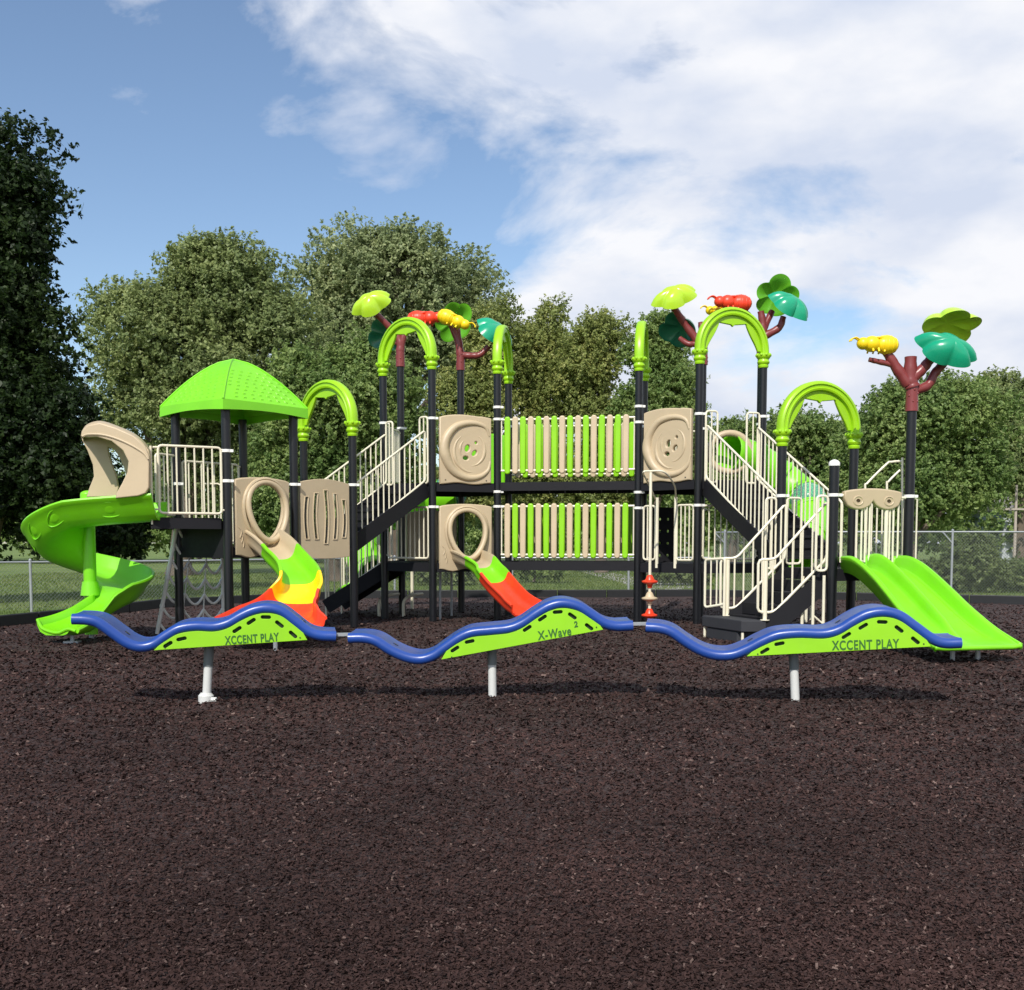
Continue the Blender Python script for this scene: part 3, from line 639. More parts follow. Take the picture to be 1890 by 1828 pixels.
# arches
def arch(P, Q, zb, rise=None):
    P = Z(P, 0); Q = Z(Q, 0); d = Q - P; Lg = d.length; d.normalize(); nrm = Vector((d.y, -d.x, 0)); Rr = Lg / 2; c = (P + Q) / 2
    zc = zb + 0.24; pts = []; rad = []
    pts.append(P + Vector((0, 0, zb + 0.12))); rad.append(-d)
    H_ = 0.62 if rise is None else rise
    for k in range(29):
        t = PI - PI * k / 28; pts.append(c + d * (Rr * math.cos(t)) + Vector((0, 0, zc + H_ * math.sin(t)))); r = d * math.cos(t) + Vector((0, 0, math.sin(t) * Rr / H_)); rad.append(r.normalized())
    pts.append(Q + Vector((0, 0, zb + 0.12))); rad.append(d)
    prof = [(0.080, -0.035), (0.080, 0.035), (0.062, 0.072), (0.03, 0.082), (0.018, 0.062), (-0.018, 0.062), (-0.03, 0.078), (-0.055, 0.070), (-0.066, 0.03), (-0.066, -0.03), (-0.055, -0.070), (-0.03, -0.078), (-0.018, -0.062), (0.018, -0.062), (0.03, -0.082), (0.062, -0.072)]
    mb = MB(); mb.sweep(pts, rad, [nrm] * len(pts), prof)
    o = mb.build('arch', M['arch'], PS, ang=50)
    # scalloped inner web
    inn = []; outn = []
    for k in range(97):
        t = PI - PI * k / 96; x = t / PI; e = 0.055 + 0.105 * abs(math.cos((t - PI / 2) * 2.9)) ** 0.7 * (0.55 + 0.45 * math.sin(t))
        if abs(t - PI / 2) < 0.09: e += 0.03 * (1 - abs(t - PI / 2) / 0.09)
        ri = Rr - 0.05 - e; rh = H_ - 0.05 - e
        inn.append((ri * math.cos(t), zc + rh * math.sin(t))); outn.append(((Rr - 0.03) * math.cos(t), zc + (H_ - 0.03) * math.sin(t)))
    poly = inn + outn[::-1]; g = panel_geo(poly, (), 0.05, 0.01); mb = MB(); put(mb, g, c, d); mb.build('scalloped_trim', M['arch'], o)
    for p in (P, Q):
        mb = MB(); mb.lathe(Z(p, zb), [(0.078, -0.02), (0.086, 0.0), (0.086, 0.02), (0.078, 0.03), (0.098, 0.05), (0.104, 0.075), (0.09, 0.1), (0.088, 0.12), (0.112, 0.145), (0.122, 0.17), (0.118, 0.2), (0.095, 0.205), (0.085, 0.21)], 18)
        for k in range(9):
            th = 2 * PI * k / 9; mb.ball(Z(p, zb + 0.19) + Vector((0.112 * math.cos(th), 0.112 * math.sin(th), 0)), (0.026, 0.026, 0.03), 8, 5)
        mb.build('collar', M['arch'], o)
    return o
arch(HC[0], HC[1], AZ - 0.02); arch(HC[2], HC[3], AZ - 0.03); arch(HD[0], HD[5], AZ - 0.05); arch(HD[1], HD[2], AZ - 0.06)
arch(PB2, PB1, 3.11); arch(SS[0], SS[3], 2.79)

# cream bar rails
def rounded_loop(p0, p1, za0, za1, zb0, zb1, r=0.06):
    """closed frame between two plan points: bottom za0->za1, top zb0->zb1"""
    d = (p1 - p0); Lg = d.length; d.normalize()
    def pt(s, z): return Vector((p0.x + d.x * s, p0.y + d.y * s, z))
    sb = (za1 - za0) / Lg; st = (zb1 - zb0) / Lg; out = []
    def cor(a, b, c):  # corner b between a and c
        for k in range(5):
            t = k / 4; u = b + (a - b).normalized() * r; v = b + (c - b).normalized() * r; out.append(u.lerp(b, t).lerp(b.lerp(v, t), t))
    A, B, C_, D_ = pt(0, za0), pt(Lg, za1), pt(Lg, zb1), pt(0, zb0)
    cor(D_, A, B); cor(A, B, C_); cor(B, C_, D_); cor(C_, D_, A); return out
def rail(p0, p1, z0, z1, h0=0.08, h1=0.98, gap=0.105, inset=0.0, name='guard_rail', brackets=True, br=0.0125, fr=0.018, mat='cream', tb=0.0):
    d = (p1 - p0); Lg = d.length; d.normalize(); a = p0 + d * inset; b = p1 - d * inset
    t0 = inset / Lg; zz = lambda t: z0 + (z1 - z0) * t
    za, zb = zz(t0), zz(1 - t0); mb = MB(); mb.tube(rounded_loop(a, b, za + h0, zb + h0, za + h1, zb + h1), fr, 8, closed=True)
    n = max(2, round((b - a).length / gap))
    for k in range(1, n):
        t = k / n; p = a.lerp(b, t); z = za + (zb - za) * t; mb.tube([Z(p, z + h0), Z(p, z + h1)], br, 6)
    if brackets:
        for (p, q_) in ((p0, a), (p1, b)):
            if (p - q_).length > 0.02:
                zq = zz(0 if p is p0 else 1)
                for hh in (h1 - 0.03, h0 + 0.05): mb.tube([Z(p, zq + hh), Z(q_, zq + hh)], 0.016, 6)
    return mb.build(name, M[mat], PS)

# left raised platform rails
rail(plat_l + Vector((0.03, 0, 0)), SA[1] + Vector((-0.0, -0.03, 0)), ZA2, ZA2, 0.06, 1.0, 0.125, inset=0.07)
rail(plat_bl, SA[0] + Vector((0.0, 0.0, 0)), ZA2, ZA2, 0.06, 0.95, 0.1, inset=0.02)
rail(Z(SA[0], 0), Z(SA[3], 0), ZA, ZA, 0.08, 1.3, 0.11, inset=0.1)
mb = MB(); mb.tube(smooth_path([Z(plat_l, ZA2 - 0.1), Z(plat_l, ZA2 + 0.99)], 2), 0.017, 8); mb.build('grab_pole', M['cream'], PS)
mb = MB(); a, b = SA[0], SA[1]; mb.bar(Z(a.lerp(b, 0.1), 1.47), Z(a.lerp(b, 0.92), 1.47), 0.03, 0.46); mb.build('riser_panel', M['deck'], PS, smooth=False, bevel=0.004)
# small grab handle loop inside
c = SA[3].lerp(SA[0], 0.5); mb = MB(); mb.tube([Z(c, 1.9) + Vector((0.2, 0, 0)), Z(c, 2.25) + Vector((0.2, 0, 0)), Z(c, 2.3) + Vector((0.1, 0, 0)), Z(c, 2.3) + Vector((-0.1, 0, 0))], 0.014, 6); mb.build('grab_handle', M['cream'], PS)

# roof
def roof():
    cz0, cz1, cz2 = 3.27, 3.42, 4.14; mb = MB(); n = 14; m = 10; RR = 1.09
    cor = [Vector((math.cos(R(186.2 + 90 * k)), math.sin(R(186.2 + 90 * k)), 0)) * RR for k in range(4)]
    c = Z(cA, 0)
    for k in range(4):
        A, B = cor[k], cor[(k + 1) % 4]; vs = []; fs = []
        for i in range(n + 1):
            t = i / n; s = (1 - t) ** 0.62; z = cz1 + (cz2 - cz1) * t
            for j in range(m + 1):
                u = j / m; p = A.lerp(B, u) * s; p = p * (1 + 0.035 * math.sin(PI * u) * s)
                vs.append(c + Z(p, z))
        for i in range(n):
            for j in range(m): q_ = i * (m + 1) + j; fs.append((q_, q_ + 1, q_ + m + 2, q_ + m + 1))
        mb.add(vs, fs)
        # skirt with a curved lower edge, double walled
        vs = []; fs = []
        for j in range(m + 1):
            u = j / m; p = A.lerp(B, u) * (1 + 0.035 * math.sin(PI * u)); dz = 0.035 * math.sin(PI * u)
            vs += [c + Z(p * 1.005, cz1), c + Z(p * 1.012, cz0 + dz), c + Z(p * 0.975, cz0 + dz), c + Z(p * 0.965, cz1 - 0.01)]
        for j in range(m):
            for q_ in range(3): fs.append((j * 4 + q_, j * 4 + 4 + q_, j * 4 + 5 + q_, j * 4 + 1 + q_))
        mb.add(vs, fs)
        # inner underside
        vs = []; fs = []
        for i in range(n + 1):
            t = i / n; s = (1 - t) ** 0.62; z = cz1 - 0.02 + (cz2 - cz1 - 0.02) * t
            for j in range(m + 1): p = A.lerp(B, j / m) * s * 0.965; vs.append(c + Z(p, z))
        for i in range(n):
            for j in range(m): q_ = i * (m + 1) + j; fs.append((q_, q_ + 1, q_ + m + 2, q_ + m + 1))
        mb.add(vs, fs)
        # raised tile lips
        for i in range(8):
            t = 0.05 + 0.085 * i; s = (1 - t) ** 0.62; z = cz1 + (cz2 - cz1) * t
            nn = max(4, int(11 * s))
            for j in range(nn):
                u = (j + 0.5) / nn
                if u < 0.06 or u > 0.94: continue
                p = A.lerp(B, u) * s * (1 + 0.035 * math.sin(PI * u) * s); dd = (B - A).normalized()
                out = Vector((dd.y, -dd.x, 0)); wdt = 0.034; hh = 0.05
                t2 = t + hh / (cz2 - cz1) * 0.9; s2 = (1 - t2) ** 0.62; p2 = A.lerp(B, u) * s2 * (1 + 0.035 * math.sin(PI * u) * s2); z2 = cz1 + (cz2 - cz1) * t2
                nr = ((Z(p2, z2) - Z(p, z)).cross(dd)).normalized()
                if nr.z < 0: nr = -nr
                b0, b1_ = c + Z(p, z), c + Z(p2, z2); x = dd * wdt; h_ = nr * 0.010
                mb.add([b0 - x - nr * .005, b0 + x - nr * .005, b1_ + x * .8 - nr * .005, b1_ - x * .8 - nr * .005, b0.lerp(b1_, .4) - x * .6 + h_, b0.lerp(b1_, .4) + x * .6 + h_, b1_ + x * .6 + nr * .002, b1_ - x * .6 + nr * .002],
                       [(4, 5, 6, 7), (0, 1, 5, 4), (1, 2, 6, 5), (3, 0, 4, 7)])
        # hip ridge
        hp = []
        for i in range(n + 1):
            t = i / n; s = (1 - t) ** 0.62; hp.append(c + Z(A * s, cz1 + (cz2 - cz1) * t))
        mb.tube(hp, 0.017, 6)
    mb.build('roof', M['roof'], PS, ang=30)
roof()

# ---- slides
def trough(w_, h_, t=0.022, rim=0.026, n=12, floor=0.5):
    inner = []; outer = []
    for k in range(n + 1):
        a = PI * k / n; cx = -math.copysign(abs(math.cos(a)) ** 0.55, math.cos(a)); sz = 1 - math.sin(a) ** floor
        inner.append((cx * w_ / 2, sz * h_)); outer.append((cx * (w_ / 2 + t), sz * (h_ + t) - t))
    bl = [(-w_ / 2 - t - rim, h_ - 0.01), (-w_ / 2 - t - rim, h_ + rim * .6), (-w_ / 2 - t * .5, h_ + rim)]
    br = [(w_ / 2 + t * .5, h_ + rim), (w_ / 2 + t + rim, h_ + rim * .6), (w_ / 2 + t + rim, h_ - 0.01)]
    outer[0] = (-w_ / 2 - t, h_ - 0.03); outer[-1] = (w_ / 2 + t, h_ - 0.03)
    return inner + br + outer[::-1] + bl
def frames(pts, up=Vector((0, 0, 1))):
    sides = []; ups = []; n = len(pts)
    for i in range(n):
        t = (pts[min(i + 1, n - 1)] - pts[max(i - 1, 0)]).normalized(); s = t.cross(up)
        if s.length < 1e-3: s = Vector((1, 0, 0))
        s.normalize(); sides.append(s); ups.append(s.cross(t).normalized())
    return sides, ups
def slide(path, w0, h0, secs, name='slide', w1=None, h1=None, fl=0.75):
    """secs: list of (from fraction, to fraction, material key). first one becomes the part, others its children"""
    pts = smooth_path(path, 10); sd, upv = frames(pts); n = len(pts); root = None
    def prof(i):
        f = i / (n - 1); ww = w0 + ((w1 or w0) - w0) * (max(0, (f - fl) / (1 - fl)) ** 1.3); hh = h0
        if f > 0.8: hh = h0 + ((h1 or h0) - h0) * (f - 0.8) * 5
        return trough(ww, hh)
    for (a, b, m_) in secs:
        i0 = int(a * (n - 1)); i1 = int(b * (n - 1)); mb = MB()
        mb.sweep(pts[i0:i1 + 1], sd[i0:i1 + 1], upv[i0:i1 + 1], lambda i, i0=i0: prof(i + i0))
        o = mb.build(name if root is None else 'slide_section', M[m_], root or PS, ang=50)
        root = root or o
    return root
def egg(w_, h_, n=36, tear=0.0):
    return [(w_ / 2 * math.sin(2 * PI * k / n) * (1 + tear * math.cos(2 * PI * k / n)), h_ / 2 * math.cos(2 * PI * k / n)) for k in range(n)]
def crawl_panel(P, Q, z0, z1, hx=0.0, hz=0.0, hw=0.5, hh=0.8, lean=-0.0):
    """tan moulded panel with a round slide opening and rolled lip"""
    d = (Q - P); Lg = d.length; d.normalize(); c = (P + Q) / 2; wdt = Lg / 2 - 0.115; nrm = Vector((d.y, -d.x, 0)); zc = (z0 + z1) / 2
    out = []
    for k in range(17): t = k / 16; out.append((-wdt + 2 * wdt * t, z1 - zc - 0.05 + 0.05 * math.sin(PI * t) ** .6))
    for k in range(13): t = k / 12; out.append((wdt - 2 * wdt * t, z0 - zc + 0.025 * math.cos(4 * PI * t)))
    hole = [(hx + x, hz + y) for x, y in egg(hw, hh, tear=0.18)]
    mb = MB(); put(mb, panel_geo(out, [hole[::-1]], 0.07, 0.02), Z(c, zc), d)
    ring = [Z(c, zc) + d * x + Vector((0, 0, y)) + nrm * (0.035 + (0.05 - 0.10 * (y - hz) / hh)) for x, y in [(hx + a, hz + b) for a, b in egg(hw + 0.05, hh + 0.05, 40, 0.18)]]
    mb.tube(ring, 0.045, 10, closed=True)
    ring = [Z(c, zc) + d * x + Vector((0, 0, y)) + nrm * 0.035 for x, y in [(hx + a, hz + b) for a, b in egg(hw + 0.16, hh + 0.15, 40, 0.14)]]
    mb.tube(ring, 0.03, 8, closed=True)
    # moulded lines at the corner
    for k in range(3):
        mb.tube(smooth_path([Z(c, zc) + d * (-wdt + 0.05 + 0.04 * k) + Vector((0, 0, -0.15 - 0.10 * k)) + nrm * 0.035, Z(c, zc) + d * (-wdt + 0.10 + .02 * k) + Vector((0, 0, -0.22 - 0.08 * k)) + nrm * 0.037, Z(c, zc) + d * (-wdt + 0.07 + .03 * k) + Vector((0, 0, -0.31 - 0.07 * k)) + nrm * 0.035], 4), 0.009, 6)
    return mb.build('slide_entry_panel', M['tan'], PS, ang=45), c, d, nrm
pA, c1, d1_, n1 = crawl_panel(SA[1], SA[2], 1.18, 2.35, 0.05, 0.08, 0.64, 0.82)
P0 = Z(c1, ZA + 0.02) + n1 * (-0.05)
slide([P0, Z(W(498, 1010, 15.75), 1.24), Z(W(520, 1030, 15.45), 1.06), Z(W(545, 1060, 15.15), 0.84), Z(W(552, 1085, 14.9), 0.62), Z(W(540, 1110, 14.6), 0.44), Z(W(522, 1130, 14.3), 0.33), Z(W(508, 1140, 14.0), 0.28), Z(W(500, 1140, 13.75), 0.26)],
      0.50, 0.24, [(0, 0.20, 'tan'), (0.20, 0.40, 'slide_green'), (0.40, 0.55, 'yellow'), (0.55, 1, 'red')], w1=1.35, h1=0.16, fl=0.42)
mb = MB(); mb.tube([Z(W(507, 1100, 13.9), 0.22), Z(W(507, 1100, 13.9), -0.05)], 0.03, 8); mb.build('slide_leg', M['steel'], PS)
pB, c2, d2_, n2 = crawl_panel(HC[1], HC[2], 0.90, 2.06, 0.02, 0.05, 0.60, 0.80)
P0 = Z(c2, ZL + 0.02) + n2 * (-0.05)
slide([P0, Z(W(880, 1040, 18.35), 0.96), Z(W(900, 1062, 18.1), 0.78), Z(W(925, 1090, 17.75), 0.52), Z(W(950, 1115, 17.45), 0.32), Z(W(975, 1130, 17.15), 0.22)],
      0.50, 0.20, [(0, 0.22, 'tan'), (0.22, 0.47, 'slide_green'), (0.47, 1, 'red')], w1=0.66, h1=0.17)
mb = MB(); p = W(955, 1100, 17.4); mb.tube([Z(p, 0.26), Z(p, -0.05)], 0.03, 8); mb.build('slide_leg', M['steel'], PS)

# slotted panel
def slot_panel(P, Q, z0, z1):
    d = (Q - P); Lg = d.length; d.normalize(); c = (P + Q) / 2; wdt = Lg / 2 - 0.10; zc = (z0 + z1) / 2; nrm = Vector((d.y, -d.x, 0))
    out = [(-wdt + 2 * wdt * k / 16, z1 - zc - 0.05 + 0.06 * math.sin(PI * k / 16)) for k in range(17)] + [(wdt - 2 * wdt * k / 16, z0 - zc - 0.03 * math.sin(PI * k / 16)) for k in range(17)]
    holes = []; mb = MB()
    for k, x in enumerate((-0.36 * wdt / .48, -0.18 * wdt / .48, 0.0, 0.18 * wdt / .48, 0.36 * wdt / .48)):
        hh = (0.33, 0.36, 0.42, 0.36, 0.30)[k]; pts = []; m = 10; yo = (-0.0, 0.03, 0.02, 0.03, 0.0)[k]
        for j in range(m + 1): t = j / m; pts.append((x + 0.036 - 0.03 * math.sin(PI * t) * (1 if k < 2 else -1), yo + hh - 2 * hh * t))
        for j in range(m + 1): t = 1 - j / m; pts.append((x - 0.036 - 0.03 * math.sin(PI * t) * (1 if k < 2 else -1), yo + hh - 2 * hh * t))
        pts = [(a, b) for a, b in pts]; holes.append(pts)
        mb.tube([Z(c, zc) + d * a + Vector((0, 0, b)) + nrm * 0.025 for a, b in pts], 0.013, 6, closed=True)
    put(mb, panel_geo(out, [h_[::-1] for h_ in holes], 0.05, 0.006), Z(c, zc), d); return mb.build('slotted_panel', M['tan'], PS)
slot_panel(SA[2], PB1, 1.16, 2.37)
# swirl relief panels
def swirl_panel(P, Q, z0, z1, flip=1):
    d = (Q - P); Lg = d.length; d.normalize(); c = (P + Q) / 2; wdt = Lg / 2 - 0.125; zc = (z0 + z1) / 2; hh = (z1 - z0) / 2; nrm = Vector((d.y, -d.x, 0))
    out = [(-wdt + 2 * wdt * k / 16, hh - 0.05 + 0.055 * math.sin(PI * min(1, (k / 16) ** .8)) + (0.01 if k > 12 else 0)) for k in range(17)] + [(wdt - 2 * wdt * k / 16, -hh + 0.015 * math.cos(3 * PI * k / 16)) for k in range(17)]
    holes = [[(0.03 + 0.045 * math.cos(t), 0.02 + 0.06 * math.sin(t + .3)) for t in np.linspace(0, 2 * PI, 12, endpoint=False)],
             [(0.16 + 0.045 * math.cos(t), -0.06 + 0.05 * math.sin(t + .5)) for t in np.linspace(0, 2 * PI, 12, endpoint=False)],
             [(0.0 + 0.05 * math.cos(t), -0.15 + 0.035 * math.sin(t)) for t in np.linspace(0, 2 * PI, 12, endpoint=False)],
             [(0.19 + 0.022 * math.cos(t), 0.12 + 0.022 * math.sin(t)) for t in np.linspace(0, 2 * PI, 10, endpoint=False)]]
    mb = MB(); put(mb, panel_geo(out, holes, 0.08, 0.02), Z(c, zc), d)
    def tb(pts, r0, r1):
        sp = smooth_path([Z(c, zc) + d * a + Vector((0, 0, b)) + nrm * 0.026 for a, b in pts], 7); n = len(sp)
        mb.tube(sp, [r0 + (r1 - r0) * abs(2 * i / (n - 1) - 1) for i in range(n)], 10)
    k = wdt / 0.48
    tb([(0.44 * k, 0.24), (0.36 * k, 0.40), (0.12 * k, 0.46), (-0.16 * k, 0.40), (-0.34 * k, 0.22), (-0.40 * k, 0.0), (-0.34 * k, -0.22), (-0.2 * k, -0.40), (0.02, -0.49), (0.25 * k, -0.47), (0.41 * k, -0.36), (0.46 * k, -0.20)], 0.098, 0.024)
    tb([(0.16 * k, 0.27), (0.29 * k, 0.19), (0.35 * k, 0.04), (0.32 * k, -0.14), (0.2 * k, -0.26), (0.03, -0.29)], 0.036, 0.012)
    tb([(-0.06 * k, 0.25), (-0.18 * k, 0.11), (-0.215 * k, -0.07), (-0.16 * k, -0.25), (0.0, -0.375), (0.16 * k, -0.385)], 0.040, 0.014)
    tb([(0.0, 0.19), (-0.09 * k, 0.08), (-0.105 * k, -0.05), (-0.06 * k, -0.17)], 0.032, 0.010)
    o = mb.build('swirl_panel', M['tan'], PS, ang=50)
    for (a, b) in ((-wdt + 0.1, -hh + 0.06), (wdt - 0.1, -hh + 0.06)):
        q_ = Z(c, zc) + d * a + Vector((0, 0, b)); s = MB(); s.tube([q_ + nrm * 0.036, q_ + nrm * 0.048], 0.011, 8); s.build('bolt_or_hole', M['bolt_or_hole'], o)
    return o
swirl_panel(HC[1], HC[2], ZU - 0.02, 3.60); swirl_panel(HD[0], HD[1], ZU - 0.02, 3.64)
# back side panels seen through gaps
def flat_panel(P, Q, z0, z1, mat, name, ins=0.1, hole=None):
    d = (Q - P); Lg = d.length; d.normalize(); c = (P + Q) / 2; wdt = Lg / 2 - ins; hh = (z1 - z0) / 2
    out = [(-wdt, -hh), (wdt, -hh), (wdt, hh - .08)] + [(wdt * math.cos(t), hh - .08 + .08 * math.sin(t)) for t in np.linspace(0.2, PI - .2, 8)] + [(-wdt, hh - .08)]
    mb = MB(); put(mb, panel_geo(out, hole or (), 0.06, 0.015), Z(c, (z0 + z1) / 2), d)
    for k in range(4): mb.tube([Z(c, z0 + 0.15) + d * (-wdt * .6 + wdt * .4 * k), Z(c, z1 - 0.2) + d * (-wdt * .6 + wdt * .4 * k)], 0.034, 6)
    return mb.build(name, M[mat], PS)
flat_panel(HC[3], HC[4], ZU, 3.45, 'slide_green', 'barrier_panel', 0.08); flat_panel(HC[4], HC[5], ZL, 2.0, 'tan', 'barrier_panel')
flat_panel(HD[3], HD[2], ZL + 0.05, 2.0, 'tan', 'barrier_panel', 0.3)
rail(HC[5], HC[0], ZU, ZU, 0.08, 1.05, 0.105, inset=0.12); rail(HC[1], HC[0], ZL, ZL, 0.08, 0.97, 0.11, inset=0.1)
rail(HD[2], HD[3], ZU, ZU, 0.08, 1.02, 0.11, inset=0.1); rail(HD[5], HD[4], ZU, ZU, 0.08, 1.02, 0.11, inset=0.1)

# ---- stairs
def stairs(Pt, Qt, Pb, Qb, zt, zb, n, r0=True, hs=0.92, ext=0.0, str_w=0.26, rails=(1, 1), name='staircase', gap=0.115):
    mb = MB()
    for k in range(n):
        t0 = (k) / n; t1 = (k + 1.12) / n; z = zt + (zb - zt) * (k + 1) / (n + 1)
        a, b, c_, d_ = Pt.lerp(Pb, t0), Qt.lerp(Qb, t0), Qt.lerp(Qb, min(1, t1)), Pt.lerp(Pb, min(1, t1))
        mb.prism([(a.x, a.y), (b.x, b.y), (c_.x, c_.y), (d_.x, d_.y)], z - 0.04, z)
        mb.bar(Z(a, z + 0.07), Z(b, z + 0.07), 0.015, 0.16)
    for (a, b) in ((Pt, Pb), (Qt, Qb)): mb.bar(Z(a, zt - 0.12), Z(b, zb - 0.02), 0.05, str_w)
    o = mb.build(name, M['deck'], PS, smooth=False)
    for i, (a, b) in enumerate(((Pt, Pb), (Qt, Qb))):
        if rails[i]: rail(a, b, zt, zb, 0.06, hs, gap, inset=0.05, name='stair_rail', brackets=False)
    return o
inn = lambda a, b, t: a.lerp(b, t)
# upper left stair: hexagon side 0-1 down to the roofed decks
stairs(inn(HC[1], HC[0], 0.10), inn(HC[0], HC[1], 0.10), inn(PB1, PB2, 0.10), inn(PB2, PB1, 0.10), ZU, ZA, 6)
# lower left stair to the ground
vLL = Vector((-0.97, 0.12, 0)).normalized() * 1.15
st1 = stairs(inn(HC[0], HC[5], 0.12), inn(HC[5], HC[0], 0.12), inn(HC[0], HC[5], 0.12) + vLL, inn(HC[5], HC[0], 0.12) + vLL, ZL, 0.22, 5)
for f in (0.12, 0.88):
    p = inn(HC[0], HC[5], f) + vLL; mb = MB(); mb.tube([Z(p, -0.05), Z(p, 1.1)], 0.02, 8); mb.build('rail_post', M['cream'], PS)
# upper right stair: hexagon side 1-2 down to the landing arch
stairs(inn(HD[1], HD[2], 0.10), inn(HD[2], HD[1], 0.10), inn(SS[0], SS[3], 0.08), inn(SS[3], SS[0], 0.12), ZU, ZL, 8)
# lower right stair to the transfer steps
vLR = Vector((-0.82, 0.02, 0))
A0, A1 = inn(SS[0], SS[1], 0.10), inn(SS[1], SS[0], 0.10); B0, B1 = A0 + vLR, A1 + vLR
mb = MB(); n = 4
for k in range(n):
    t0 = k / n; t1 = (k + 1) / n; z = ZL + (0.36 - ZL) * (k + 1) / n
    a, b, c_, d_ = A0.lerp(B0, t0), A1.lerp(B1, t0), A1.lerp(B1, t1), A0.lerp(B0, t1)
    mb.prism([(p_.x, p_.y) for p_ in (a, b, c_, d_)], z - 0.16, z - 0.001 * k)
for (a, b) in ((A0, B0), (A1, B1)): mb.bar(Z(a, ZL - 0.15), Z(b, 0.18), 0.04, 0.26)
mb.build('staircase', M['deck'], PS, smooth=False)
u = vLR.normalized(); s_ = (A1 - A0).normalized()
def step_block(c0, c1, z0, z1, w_, leg=True):
    mb = MB(); mb.prism([(p_.x, p_.y) for p_ in (c0, c1, c1 + u * w_, c0 + u * w_)], z0, z1); mb.build('transfer_step', M['step'], PS, smooth=False, bevel=0.015)
step_block(B0 - s_ * 0.05, B1 + s_ * 0.04, 0.17, 0.33, 0.34); step_block(B0 + s_ * 0.04 + u * 0.03, B1 - s_ * 0.1 + u * 0.03, -0.03, 0.165, 0.29)
for p_ in (B0 - s_ * 0.04 + u * 0.30, B1 + u * 0.30): mb = MB(); mb.tube([Z(p_, -0.05), Z(p_, 0.16)], 0.02, 8); mb.build('step_leg', M['cream'], PS)
def hand_loop(a, b, zt, zb, name='stair_rail', foot=None, post_top=None):
    """rail that slopes then runs level with rounded ends"""
    d = (b - a); Lg = d.length; d.normalize(); ex = 0.22
    top = [Z(a, zt + 0.92), Z(b, zb + 0.86), Z(b + d * ex, zb + 0.86)]; bot = [Z(b + d * ex, zb + 0.14), Z(b, zb + 0.14), Z(a, zt + 0.14)]
    def r_(p, q_, s, r=0.06): return [q_ + (p - q_).normalized() * r, q_ + (p - q_).normalized() * r * .3 + (s - q_).normalized() * r * .3, q_ + (s - q_).normalized() * r]
    cs = top + bot; loop = []
    for i in range(6): loop += r_(cs[i - 1], cs[i], cs[(i + 1) % 6])
    mb = MB(); mb.tube(loop, 0.019, 8, closed=True)
    n = 7
    for k in range(n):
        s = (k + 0.5) / n * (Lg + ex)
        if s < Lg: t = s / Lg; z0 = bot[2].z + (bot[1].z - bot[2].z) * t; z1 = top[0].z + (top[1].z - top[0].z) * t
        else: z0 = zb + 0.14; z1 = zb + 0.86
        p = a + d * s; mb.tube([Z(p, z0), Z(p, z1)], 0.013, 6)
    o = mb.build(name, M['cream'], PS)
    p = b + d * (ex * 0.55); mb = MB(); mb.tube([Z(p, foot), Z(p, zb + 0.84)], 0.03, 10); mb.tube([Z(p, foot), Z(p, foot + 0.012)], 0.065, 12); mb.build('rail_post', M['cream'], o)
    return o
hand_loop(A0, B0 - u * 0.12, ZL, 0.30, foot=0.33); hand_loop(A1, B1 - u * 0.12, ZL, 0.30, foot=0.33)
# loop handle in front of the transfer step
pt = B0 - s_ * 0.05 + u * 0.22; mb = MB(); a_ = pt - s_ * 0.12; b_ = pt + s_ * 0.1
mb.tube(rounded_loop(a_ + u * 0.02, b_ - u * 0.15, 0.44, 0.50, 1.14, 1.16, 0.05), 0.018, 8, closed=True)
for t in (0.3, 0.6): q_ = (a_ + u * 0.02).lerp(b_ - u * 0.15, t); mb.tube([Z(q_, 0.46), Z(q_, 1.14)], 0.012, 6)
mb.tube([Z(b_ - u * .15, 0.33), Z(b_ - u * .15, 0.9)], 0.022, 8); mb.build('transfer_handle', M['cream'], PS)

# loops at the landing and rails near posts (upright frames beside stair tops)
def upright(p, q_, z0, z1, bars=2): rail(p, q_, 0, 0, z0, z1, (q_ - p).length / (bars + 0.01), name='entry_rail', brackets=False)
upright(inn(HD[1], HD[2], 0.08) + Vector((0.02, -0.05, 0)), inn(HD[1], HD[2], 0.26) + Vector((0.02, -0.05, 0)), ZU - 0.05, ZU + 1.12, 2)
upright(inn(HD[2], HD[1], 0.06) + Vector((0, -0.05, 0)), inn(HD[2], HD[1], 0.26) + Vector((0, -0.05, 0)), ZU - 0.05, ZU + 1.12, 2)
upright(inn(HC[1], HC[0], 0.06) + Vector((-0.02, -0.05, 0)), inn(HC[1], HC[0], 0.22) + Vector((-0.02, -0.05, 0)), ZU - 0.02, ZU + 1.12, 2)
upright(inn(HC[0], HC[1], 0.06) + Vector((0, -0.03, 0)), inn(HC[0], HC[1], 0.2) + Vector((0, -0.03, 0)), ZU - 0.02, ZU + 1.1, 2)
upright(inn(SS[0], SS[3], 0.07) + Vector((0, -0.04, 0)), inn(SS[0], SS[3], 0.27) + Vector((0, -0.04, 0)), ZL + 0.05, ZL + 1.0, 2)
upright(SS[0] + Vector((-0.22, 0.0, 0)), SS[0] + Vector((-0.07, 0, 0)), ZL - 0.02, ZL + 1.0, 2)
upright(SS[1] + Vector((-0.23, -0.02, 0)), SS[1] + Vector((-0.08, -0.02, 0)), ZL - 0.02, ZL + 0.98, 2)

